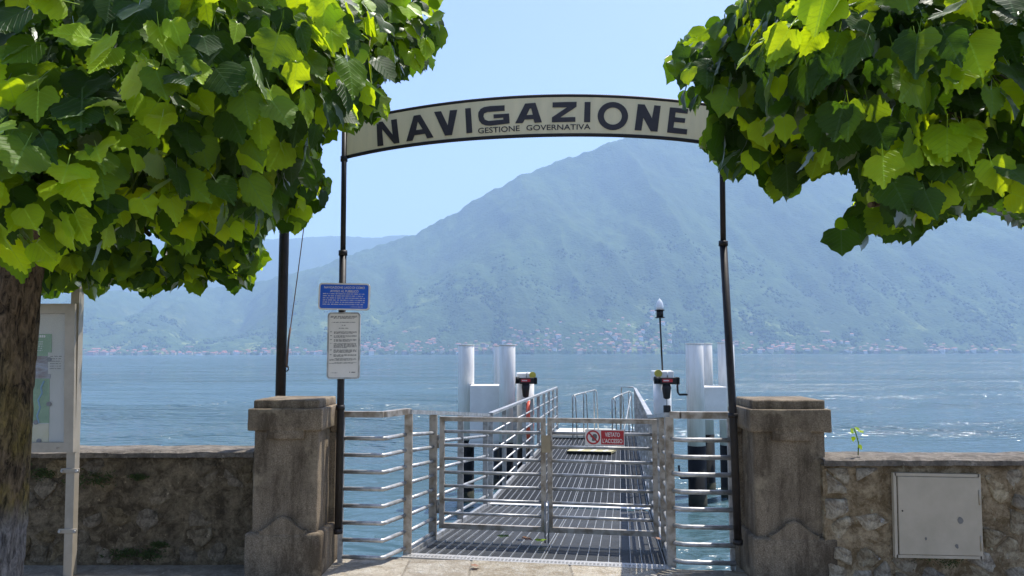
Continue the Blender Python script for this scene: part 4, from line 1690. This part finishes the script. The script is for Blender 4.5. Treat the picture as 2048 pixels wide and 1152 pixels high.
# speedboat with its wake, and moored boats
M['foam'] = surf('wake_foam', (.8, .82, .84), bstr=0, scale=.3)


def boat(x, y, L, label, rz=0, group=None):
    root = thing('motor_boat', (x, y, WATER_Z), label, 'boat', group, rz)
    WORLD[root.name] = root.matrix_basis.copy()
    w = L * .3
    q = MB()
    loop_ = [(-L / 2, -w / 2), (L * .2, -w / 2), (L / 2, 0), (L * .2, w / 2), (-L / 2, w / 2)]
    q.prism([(a_, b_, L * .14) for a_, b_ in loop_], (0, 0, -L * .2))
    q.build('hull', M['white'], root, keep=False)
    q = MB().box((-L * .05, 0, L * .2), (L * .35, w * .7, L * .13))
    q.build('cabin', M['ink'], root, keep=False)
    return root


bx, by = px2a(1483) * 1750, 1750
boat(bx, by, 15, 'dark cabin motor boat crossing the lake behind the right arch post', R(180))
wk_ = MB()
wk_.prism([(bx + 8, by - 3, WATER_Z + .25), (bx + 130, by - 7, WATER_Z + .05), (bx + 150, by + 4, WATER_Z + .05), (bx + 8, by + 3, WATER_Z + .3)], (0, 0, -.3))
o = wk_.build('boat_wake', M['foam'])
tag(o, kind='structure')
for (px, dy, L, lab) in ((400, 40, 26, 'white passenger boat near the far left shore'), (1024 + 160, 25, 9, 'small white boat off the far village straight beyond the pier'), (1680, 30, 12, 'small white boat moored off the far right village'),
                         (780, 20, 9, 'small white boat moored left of the left piles'), (822, 30, 14, 'white boats pair member nearest the wooded far cape'), (1905, 25, 11, 'white boat moored near the rightmost far houses')):
    a = px2a(px)
    y = SHORE + float(shore_off(np.array([a]))[0]) - dy - 12
    boat(a * y, y, L, lab.replace('white boats pair member nearest', 'white cruiser moored below'), R(rnd.choice((0, 180))))

# tree clumps along the far shore and up the lower slope
ico = bmesh.new()
bmesh.ops.create_icosphere(ico, subdivisions=1, radius=1)
iv = np.array([v.co[:] for v in ico.verts])
itri = np.array([[v.index for v in f.verts] for f in ico.faces])
ico.free()
nr = np.random.default_rng(5)
N = 20000
aa = nr.uniform(px2a(-60), px2a(2110), N)
so_ = shore_off(aa)
yy = SHORE + so_ + 4 + 620 * nr.random(N) ** 1.7
xx = aa * yy
zz = near_h(xx, yy) + WATER_Z
clump = vnoise(xx / 60, yy / 90, 41)
keep = (clump > .36)
if spots:
    sx_ = np.array([q[0] for q in spots])
    sy_ = np.array([q[1] for q in spots])
    for i0 in range(0, N, 2000):
        dx = xx[i0:i0 + 2000, None] - sx_[None]
        dy = yy[i0:i0 + 2000, None] - sy_[None]
        near = ((np.abs(dx) < 11) & (dy < 8) & (dy > -22)).any(1)
        keep[i0:i0 + 2000] &= ~near
xx, yy, zz = xx[keep], yy[keep], zz[keep]
n = len(xx)
rad_ = nr.uniform(3.5, 8.5, n)
sq = nr.uniform(.8, 1.4, n)
jit = 1 + nr.uniform(-.28, .28, (n, len(iv), 1))
V = iv[None] * jit * rad_[:, None, None]
V[:, :, 2] *= sq[:, None]
V += np.stack([xx, yy, zz + rad_ * .55], -1)[:, None]
Fc = itri[None] + (np.arange(n) * len(iv))[:, None, None]


def big_mesh(name, V, Fc, mts, mi=None, uv=None, smooth=False):
    V = V.reshape(-1, 3)
    Fc = Fc.reshape(-1, 3)
    me = bpy.data.meshes.new(name)
    me.vertices.add(len(V))
    me.vertices.foreach_set('co', V.astype(np.float32).ravel())
    me.loops.add(Fc.size)
    me.loops.foreach_set('vertex_index', Fc.astype(np.int32).ravel())
    me.polygons.add(len(Fc))
    me.polygons.foreach_set('loop_start', np.arange(0, Fc.size, 3, dtype=np.int32))
    me.polygons.foreach_set('loop_total', np.full(len(Fc), 3, dtype=np.int32))
    for q in mts:
        me.materials.append(q)
    if mi is not None:
        me.polygons.foreach_set('material_index', mi.astype(np.int32))
    if uv is not None:
        l = me.uv_layers.new(name='UVMap')
        l.data.foreach_set('uv', uv[Fc.ravel()].astype(np.float32).ravel())
    if smooth:
        me.polygons.foreach_set('use_smooth', np.ones(len(Fc), bool))
    me.update()
    o = bpy.data.objects.new(name, me)
    C.objects.link(o)
    return o


o = big_mesh('shore_woods', V, Fc, [M['treeblob']])
tag(o, 'woods between and above the far lakeside houses', None, None, 'stuff')

# =================================================================== TREES
def leaf_template(seed, lobed, teeth=11, hires=True, roundness=0.0):
    """outline of a lime leaf: x across, y from stalk to tip, slightly folded and curled"""
    r_ = random.Random(seed)
    half = [(0, .02), (.10, -.075), (.24, -.095), (.38, -.03), (.48, .12), (.52, .28), (.49, .44), (.41, .59), (.30, .72), (.17, .86), (.07, .96), (0, 1.06)]
    if lobed:
        half = [(0, .02), (.10, -.07), (.26, -.09), (.42, -.02), (.50, .14), (.57, .33), (.60, .46), (.45, .53), (.37, .64), (.25, .78), (.11, .94), (0, 1.08)]
    if roundness:
        half = [(x * (1 + roundness * .3), y if y < .5 else .5 + (y - .5) * (1 - roundness * .3)) for x, y in half]
    P = np.array(half)
    seglen = np.r_[0, np.cumsum(np.hypot(*np.diff(P, axis=0).T))]
    n = 2 * teeth if hires else teeth
    tt = np.linspace(0, seglen[-1], n + 1)
    hx = np.interp(tt, seglen, P[:, 0])
    hy = np.interp(tt, seglen, P[:, 1])
    out = []
    for side in (1, -1):
        pts = []
        for k in range(n + 1):
            x, y = hx[k], hy[k]
            if 1 < k < n:
                amp = (.036 if k % 2 else -.012) if hires else (.035 if k % 2 else -.015)
                amp *= r_.uniform(.5, 1.3)
                dx, dy = x, y - .4
                l = math.hypot(dx, dy) + 1e-6
                x += dx / l * amp
                y += dy / l * amp + abs(amp) * .4
            pts.append((x * side * r_.uniform(.97, 1.03), y))
        out.append(pts)
    fold = r_.uniform(.12, .38)
    curl = r_.uniform(-.28, .50)
    wave = r_.uniform(.02, .06)
    ph = r_.uniform(0, 6)

    def z(x, y):
        return fold * abs(x) * (1 - .5 * abs(x)) - curl * y * y * .5 + wave * math.sin(9 * y + ph + 6 * x) * abs(x) * 2 - .22 * x * x
    vs, uv, fs = [], [], []

    def add(x, y):
        vs.append((x, y, z(x, y)))
        uv.append((x + .5, y))
        return len(vs) - 1
    mid = [add(0, max(.02, min(1.04, hy[k]))) if 0 < k < n else add(0, hy[k]) for k in range(n + 1)]
    for side, pts in zip((1, -1), out):
        inner, outer_ = [], []
        for k in range(n + 1):
            if k in (0, n):
                inner.append(mid[k])
                outer_.append(mid[k])
                continue
            my = max(.02, min(1.04, hy[k]))
            outer_.append(add(*pts[k]))
            if hires:
                inner.append(add(pts[k][0] * .52, my * .5 + pts[k][1] * .5))
        for k in range(n):
            if hires:
                quads = ((mid[k], inner[k], inner[k + 1], mid[k + 1]), (inner[k], outer_[k], outer_[k + 1], inner[k + 1]))
            else:
                quads = ((mid[k], outer_[k], outer_[k + 1], mid[k + 1]),)
            for qd in quads:
                qd = list(dict.fromkeys(qd))
                if side < 0:
                    qd = qd[::-1]
                if len(qd) >= 3:
                    fs.append(tuple(qd[:3]))
                if len(qd) == 4:
                    fs.append((qd[0], qd[2], qd[3]))
    return np.array(vs), np.array(uv), np.array(fs)


HI = [leaf_template(s_, s_ % 2 == 1, 11, True, [0, .3, .5, 0, .8, .2][s_]) for s_ in range(6)]
LO = [leaf_template(s_ + 50, s_ % 2 == 1, 9, False, [0, .3, .5, 0][s_]) for s_ in range(4)]
LMATS = ['leaf_old_shaded', 'leaf_mid', 'leaf_new_sunlit', 'leaf_dry']
HIM = {}
for li, (v, uv, f) in enumerate(HI):
    for mk in LMATS:
        # a short stalk joined on so that the leaf hangs from something
        sv = np.array([[-.012, .03, 0], [.012, .03, 0], [.008, -.35, .10], [-.008, -.35, .10]])
        sf_ = np.array([[0, 1, 2], [0, 2, 3]]) + len(v)
        vv = np.vstack([v, sv])
        ff = np.vstack([f, sf_])
        uu = np.vstack([uv, np.full((4, 2), .5)])
        o = big_mesh('leaf', vv, ff, [M[mk]], uv=uu, smooth=True)
        HIM[(li, mk)] = o.data
        bpy.data.objects.remove(o)


def inside(px, py, poly):
    c = np.zeros(len(px), bool)
    n = len(poly)
    for i in range(n):
        x1, y1 = poly[i]
        x2, y2 = poly[(i + 1) % n]
        cond = ((y1 > py) != (y2 > py))
        xi = (x2 - x1) * (py - y1) / ((y2 - y1) or 1e-9) + x1
        c ^= cond & (px < xi)
    return c


RT, UPV, FW = np.array(right), np.array(up), np.array(fwd)


def project(P):
    d = P - np.array(CAM)
    w = d @ FW
    return 1024 + F * (d @ RT) / w, 576 - F * (d @ UPV) / w, w


def crown(root, ells, poly, gaps, seed, smin=.082, smax=.146):
    g_ = np.random.default_rng(seed)
    P, O, S, NEW = [], [], [], []
    for (px, py, D, r, dens, young, sm) in ells:
        c = np.array(at(px, py, D))
        vol = 4 / 3 * math.pi * r[0] * r[1] * r[2]
        n = int(vol * dens * 2.5)
        d = g_.normal(size=(n, 3))
        d /= np.linalg.norm(d, axis=1)[:, None]
        rad = g_.random(n) ** .30
        p = c + d * rad[:, None] * np.array(r)
        P.append(p)
        o = d / np.array(r)
        O.append(o / np.linalg.norm(o, axis=1)[:, None])
        S.append(g_.uniform(smin, smax, n) * sm)
        NEW.append((g_.random(n) < young * (rad > .8) * (.35 + .65 * (d[:, 1] < .1))))  # leaves with sunlight in their colour: outer shell only, fewer on the far side
    P, O, S, NEW = np.vstack(P), np.vstack(O), np.concatenate(S), np.concatenate(NEW)
    n = len(P)
    # sprays: leaves of one twig share a lean
    spray = np.stack([vnoise(P[:, 0] * 3 + 50, P[:, 2] * 3 + P[:, 1] * 2 + 90, 60 + k) - .5 for k in range(3)], -1)
    tip = np.array([0, 0, -.85]) + O * np.array([.35, .35, .15]) + spray * .9 + g_.normal(size=(n, 3)) * .25
    tip /= np.linalg.norm(tip, axis=1)[:, None]
    nor = O * np.array([.7, .9, .3]) + np.array([0, -.25, .45]) + g_.normal(size=(n, 3)) * .38
    nor -= tip * (nor * tip).sum(1)[:, None]
    nor /= np.linalg.norm(nor, axis=1)[:, None]
    xa = np.cross(tip, nor) * g_.uniform(.72, 1.08, n)[:, None]
    T = P + tip * S[:, None]
    a1, b1, w1 = project(P)
    a2, b2, w2 = project(T)
    ctr = P + tip * S[:, None] * .5
    ok = (w1 > .9) & (w2 > .9)
    for sgn in (.45, -.45):
        a3, b3, w3 = project(ctr + xa * S[:, None] * sgn)
        ok &= inside(a3, b3, poly)
    ok &= inside(a1, b1, poly) & inside(a2, b2, poly)
    for gp in gaps:
        a3, b3, w3 = project(ctr)
        ok &= ~(inside(a1, b1, gp) | inside(a2, b2, gp) | inside(a3, b3, gp))
    P, S, NEW, tip, nor, xa, ctr = P[ok], S[ok], NEW[ok], tip[ok], nor[ok], xa[ok], ctr[ok]
    n = len(P)
    u = g_.random(n)
    patch = vnoise(P[:, 0] * 2.2 + 9, P[:, 2] * 2.2 + P[:, 1], 88)
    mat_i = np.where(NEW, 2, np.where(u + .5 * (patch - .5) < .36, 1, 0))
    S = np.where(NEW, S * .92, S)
    # pick the leaves that show largest in the picture
    a3, b3, w3 = project(ctr)
    order = np.argsort(w3)
    cells = {}
    vis = np.zeros(n, bool)
    for i in order:
        if -40 < a3[i] < 2088 and -40 < b3[i] < 1192:
            k = (int(a3[i] // 30), int(b3[i] // 30))
            cells[k] = cells.get(k, 0) + 1
            vis[i] = cells[k] <= 2
    score = np.where(vis, S / w3, 0)
    top = np.argsort(-score)[:300]
    top = top[score[top] > 0]
    sel = np.zeros(n, bool)
    sel[top] = True
    for i in top:
        mtx = Matrix(((*(xa[i] * S[i]), 0), (*(tip[i] * S[i]), 0), (*(nor[i] * S[i]), 0), (0, 0, 0, 1))).transposed()
        mtx.translation = Vector(P[i])
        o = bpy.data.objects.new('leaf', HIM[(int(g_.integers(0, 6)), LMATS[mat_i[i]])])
        C.objects.link(o)
        o.parent = root
        o.matrix_parent_inverse = WORLD[root.name].inverted()
        o.matrix_basis = mtx
    rest = np.where(~sel)[0]
    Vs, Fs, Us, Ms = [], [], [], []
    off = 0
    kind_ = g_.integers(0, 4, len(rest))
    for q, (v, uv, f) in enumerate(LO):
        ids = rest[kind_ == q]
        B = np.stack([xa[ids], tip[ids], nor[ids]], 1) * S[ids][:, None, None]
        VV = np.einsum('vk,nkj->nvj', v, B) + P[ids][:, None]
        Vs.append(VV.reshape(-1, 3))
        Fs.append((f[None] + (np.arange(len(ids)) * len(v))[:, None, None] + off).reshape(-1, 3))
        Us.append(np.tile(uv, (len(ids), 1)))
        Ms.append(np.repeat(mat_i[ids], len(f)))
        off += len(ids) * len(v)
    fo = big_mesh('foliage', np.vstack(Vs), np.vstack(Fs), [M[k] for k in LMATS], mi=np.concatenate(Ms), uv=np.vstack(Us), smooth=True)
    tag(fo, kind='stuff')
    fo.parent = root
    fo.matrix_parent_inverse = WORLD[root.name].inverted()
    print('crown leaves', n)
    edge_ = np.where((a3 > -50) & (a3 < 2100) & (b3 > -50))[0]
    for k, i in enumerate(g_.choice(edge_, 46, replace=False)):
        p = Vector(P[i])
        q_ = p + Vector((g_.uniform(-.22, .22), g_.uniform(.05, .3), g_.uniform(.10, .26)))
        ta, tb_, _w = project(np.array([p[:], q_[:]]))
        if not inside(ta, tb_, poly).all():
            continue
        md = p.lerp(q_, .5) + Vector((0, 0, .04))
        MB().tube([p, md, q_], .004, 6, radii=[.0025, .004, .006]).build('twig', M['twig'], root)
    return P


def branch(root, pts, r0, r1, seed=0):
    pts = [Vector(p) for p in pts]
    out, rad = [], []
    n = len(pts)
    for i in range(n - 1):
        for k in range(4):
            t_ = (i + k / 4) / (n - 1)
            p = pts[i].lerp(pts[i + 1], k / 4)
            p = p + Vector(mnoise.noise_vector(p * 3 + Vector((seed, 0, 0)))) * .03
            out.append(p)
            rad.append(r0 + (r1 - r0) * t_)
    out.append(pts[-1])
    rad.append(r1)
    MB().tube(out, r0, 10, radii=rad).build('branch', M['bark'], root)


def trunk(root, pts, rads):
    q = MB()
    P_, Rr = [], []
    for i in range(len(pts) - 1):
        for k in range(28):
            P_.append(Vector(pts[i]).lerp(Vector(pts[i + 1]), k / 28))
            Rr.append(rads[i] + (rads[i + 1] - rads[i]) * k / 28)
    P_.append(Vector(pts[-1]))
    Rr.append(rads[-1])
    q.tube(P_, 1, 96, radii=Rr)
    for v in q.bm.verts:
        n = mnoise.fractal(Vector((v.co.x * 9, v.co.y * 9, v.co.z * 1.3)), 1, 2, 4)
        c_ = min(P_, key=lambda p: abs(p.z - v.co.z))
        dd = Vector((v.co.x - c_.x, v.co.y - c_.y, 0))
        crk = abs(mnoise.fractal(Vector((v.co.x * 22, v.co.y * 22, v.co.z * 4.5)), 1, 2, 3))
        v.co += dd.normalized() * (n * .016 + min(crk, .35) * .035 - .008)
    q.build('trunk', M['bark'], root, smooth=True)


TD = 4.35
tb = at(-14, 1100, TD)
t1 = thing('lime_tree', Vector((tb.x, TD, 0)), 'broad leaved tree at the left with mossy trunk in front of the notice board', 'tree', 'broad leaved trees framing the arch')
WORLD[t1.name] = Matrix.Translation(Vector((tb.x, TD, 0)))
tpts = [(tb.x - .05, TD, 0), (tb.x - .04, TD, .25), (at(-10, 900, TD).x, TD, 1.03), (at(8, 650, TD).x, TD, 1.76), (at(22, 480, TD).x, TD, 2.25), (at(30, 300, TD).x, TD, 2.8)]
trunk(t1, tpts, [.22, .18, .168, .165, .175, .16])
top_ = Vector(tpts[-1])
for k, (px, py, D) in enumerate(((250, 130, 3.2), (560, 140, 3.7), (820, 60, 3.9), (520, 300, 4.6), (300, 470, 5.2), (60, 0, 3.0), (300, -250, 4.0))):
    e = at(px, py, D)
    branch(t1, [Vector(tpts[-2]), top_.lerp(e, .4) + Vector((0, 0, .12)), e], .065, .016, k)
PL = [(-3000, -2500), (500, -2500), (860, -500), (886, -20), (896, 90), (880, 145), (840, 150), (800, 172), (750, 165), (785, 205), (785, 240), (735, 262), (690, 268), (640, 292), (645, 340), (668, 385), (655, 412), (625, 440), (612, 470), (575, 478), (545, 462), (528, 480), (540, 520), (508, 580), (470, 597), (440, 566), (400, 596), (340, 578), (300, 600), (240, 576), (180, 606), (130, 590), (85, 612), (-20, 600), (-3000, 700)]
gapL = [[(262, 440), (292, 446), (330, 495), (338, 530), (312, 520), (285, 470)]]
ellL = [
    (230, 120, 2.75, (.95, .62, .60), 330, .38, 1.0),
    (60, 330, 2.5, (.5, .45, .28), 420, .75, 1.0),
    (330, 330, 3.1, (.5, .45, .30), 420, .6, 1.0),
    (560, 130, 3.5, (.62, .55, .48), 420, .5, 1.0),
    (770, 60, 3.9, (.42, .45, .40), 480, .6, 1.0),
    (560, 300, 4.5, (.42, .45, .52), 420, .6, 1.0),
    (590, 360, 4.7, (.24, .3, .34), 420, .6, .9),
    (260, 440, 5.0, (1.0, .55, .55), 420, .12, 1.0),
    (430, 500, 5.2, (.42, .45, .30), 420, .25, 1.0),
    (80, 520, 5.5, (.9, .5, .30), 300, .2, 1.0),
    (420, 160, 4.4, (1.3, .7, .75), 420, .1, 1.0),
    (150, -330, 4.7, (1.9, 1.1, .75), 210, .2, 1.1),
]
crown(t1, ellL, PL, gapL, 21)

TD2 = 3.9
tb2 = at(2260, 900, TD2)
t2 = thing('lime_tree', Vector((tb2.x, TD2, 0)), 'broad leaved tree whose branches hang in from the right above the wall with the hatch', 'tree', 'broad leaved trees framing the arch')
WORLD[t2.name] = Matrix.Translation(Vector((tb2.x, TD2, 0)))
trunk(t2, [(tb2.x, TD2, 0), (tb2.x, TD2, .3), (tb2.x, TD2, 1.2), (tb2.x - .03, TD2, 2.1), (tb2.x - .05, TD2, 2.7)], [.22, .18, .17, .165, .15])
for k, (px, py, D) in enumerate(((1850, 60, 2.7), (1480, 140, 3.3), (1600, 330, 3.7), (1950, 380, 3.8), (1740, 410, 2.6), (1900, -300, 3.2))):
    e = at(px, py, D)
    a_ = Vector((tb2.x - .03, TD2, 2.3))
    branch(t2, [a_, a_.lerp(e, .5) + Vector((0, 0, .12)), e], .05, .010, 20 + k)
PR = [(1750, -2500), (1580, -500), (1500, -20), (1440, 30), (1395, 62), (1350, 85), (1308, 140), (1345, 168), (1360, 180), (1352, 226), (1376, 240), (1392, 222), (1430, 222), (1432, 250), (1385, 270), (1392, 292), (1412, 305), (1428, 352), (1470, 374), (1500, 348), (1528, 384), (1545, 408), (1585, 402), (1610, 372), (1650, 345), (1700, 350), (1722, 380), (1690, 430), (1632, 480), (1684, 520), (1750, 495), (1785, 490), (1830, 495), (1870, 465), (1900, 440), (1990, 425), (2030, 462), (2100, 450), (4500, 550), (4500, -2500)]
gapR = [[(1478, 128), (1512, 120), (1500, 160)], [(1500, 195), (1520, 205), (1505, 235)], [(1465, 262), (1492, 270), (1490, 300), (1470, 292)]]
ellR = [
    (1880, 90, 2.45, (.62, .45, .42), 380, .40, 1.0),
    (1640, 90, 2.9, (.42, .4, .36), 420, .22, 1.0),
    (1440, 130, 3.3, (.38, .4, .36), 480, .30, .95),
    (1470, 270, 3.6, (.28, .3, .34), 440, .30, .95),
    (1600, 300, 3.6, (.50, .45, .36), 420, .18, 1.0),
    (1960, 300, 2.5, (.34, .3, .22), 420, .8, 1.0),
    (1760, 400, 2.45, (.24, .25, .18), 480, .7, 1.0),
    (1850, 300, 3.6, (.9, .6, .50), 380, .10, 1.0),
    (1960, 390, 4.0, (.8, .4, .24), 380, .10, 1.0),
    (1780, 150, 3.8, (1.0, .6, .6), 420, .1, 1.0),
    (1950, -360, 3.9, (1.35, .9, .6), 210, .2, 1.1),
    (2420, 130, 3.9, (.75, .8, .55), 230, .2, 1.1),
]
crown(t2, ellR, PR, gapR, 33)

# a curled dry leaf or two caught among the branches
for (px, py, D) in ((268, 405, 2.9), (215, 8, 2.6)):
    p = at(px, py, D)
    o = bpy.data.objects.new('leaf', HIM[(1, 'leaf_dry')])
    C.objects.link(o)
    o.parent = t1
    o.matrix_parent_inverse = WORLD[t1.name].inverted()
    o.matrix_basis = Matrix.Translation(p) @ Matrix.Rotation(R(200), 4, 'X') @ Matrix.Rotation(R(70), 4, 'Y') @ Matrix.Diagonal((.05, .10, .09, 1))
    o['label'] = 'curled brown dry leaf'

# =================================================================== SMALL PLANTS AND LITTER
def little_leaf(root, p, size, mk, rz, tilt, yawv=0):
    o = bpy.data.objects.new('leaf', HIM[(rnd.randrange(6), mk)])
    C.objects.link(o)
    o.parent = root
    o.matrix_parent_inverse = parent_matrix(root).inverted()
    o.matrix_basis = Matrix.Translation(p) @ Matrix.Rotation(rz, 4, 'Z') @ Matrix.Rotation(tilt, 4, 'X') @ Matrix.Scale(size, 4)
    return o


wp = onplane(1716, 905, Vector((0, 5.42, 0)), Vector((0, 1, 0)))
weed = thing('weed', wp, 'small bright green weed growing from the top of the right wall', 'weed')
stem = [wp + Vector((0, 0, -.02)), at(1717, 885, 5.42), at(1712, 868, 5.42), at(1708, 856, 5.42)]
MB().tube(stem, .004, 6).build('stem', M['leaf_mid'], weed)
for (x, y, s_) in ((1702, 858, .05), (1722, 862, .045), (1708, 874, .045), (1720, 878, .04), (1718, 890, .05), (1712, 855, .045), (1704, 866, .04), (1726, 866, .03)):
    little_leaf(weed, at(x, y, 5.40), s_ * .75, 'leaf_new_sunlit', rnd.uniform(0, 6), R(rnd.uniform(-70, 60)))

for (px, py, s_, mk, lab) in ((1008, 1075, .09, 'leaf_mid', 'fallen green leaf lying on the ramp by the gates'), (1045, 1082, .09, 'leaf_dry', 'fallen brown leaf on the ramp, between the green and yellow ones'), (1072, 1086, .09, 'leaf_new_sunlit', 'fallen yellow green leaf on the ramp near the drop bolts'),
                              (1052, 1062, .08, 'leaf_dry', 'fallen brown leaf on the ramp just behind the gate leaves'), (1303, 1070, .07, 'leaf_dry', 'fallen brown leaf by the right hinge post, nearer the gate'), (1308, 1080, .07, 'leaf_dry', 'fallen brown leaf by the right hinge post, nearer the quay'), (945, 1137, .06, 'leaf_dry', 'dry leaf lying on the sunlit paving slabs')):
    p = onz(px, py, -.03 if py < 1120 else .014)
    o = bpy.data.objects.new('fallen_leaf', HIM[(rnd.randrange(6), mk)])
    C.objects.link(o)
    o.matrix_world = Matrix.Translation(p + Vector((0, 0, .02))) @ Matrix.Rotation(rnd.uniform(0, 6), 4, 'Z') @ Matrix.Rotation(R(rnd.uniform(-8, 8)), 4, 'X') @ Matrix.Scale(s_, 4)
    tag(o, lab, 'leaf')


def tuft_patch(name, spots_, label, mt, size, n, seed, y, hh=.03):
    g_ = random.Random(seed)
    bmx = bmesh.new()
    for (px0, py0, wpx) in spots_:
        for _ in range(n):
            p = onplane(px0 + g_.gauss(0, wpx), py0 + g_.gauss(0, wpx * .35), Vector((0, y, 0)), Vector((0, 1, 0)))
            if p.z < .01:
                p.z = .01
            d = Vector((g_.uniform(-1, 1), -g_.uniform(.2, 1), g_.uniform(-.2, 1))).normalized() * hh * g_.uniform(.5, 1.3)
            s_ = Vector((g_.uniform(-1, 1), 0, g_.uniform(-1, 1))).normalized() * size
            bmx.faces.new([bmx.verts.new(q) for q in (p - s_, p + d * .6 - s_ * .6, p + d, p + d * .6 + s_ * .6, p + s_)])
    me = bpy.data.meshes.new(name)
    bmx.to_mesh(me)
    bmx.free()
    me.materials.append(mt)
    o = bpy.data.objects.new(name, me)
    C.objects.link(o)
    return tag(o, label, None, None, 'stuff')


tuft_patch('wall_moss', [(85, 948, 16), (195, 958, 22), (275, 955, 8), (250, 1108, 18), (320, 1090, 7), (300, 1108, 16), (1440, 1140, 6)], 'moss and small weeds on the left wall', M['moss'], .006, 170, 5, 5.865)
tuft_patch('wall_moss', [(1850, 1112, 20), (1900, 1125, 14)], 'green moss under the hatch', M['moss'], .005, 120, 6, 5.30, .015)
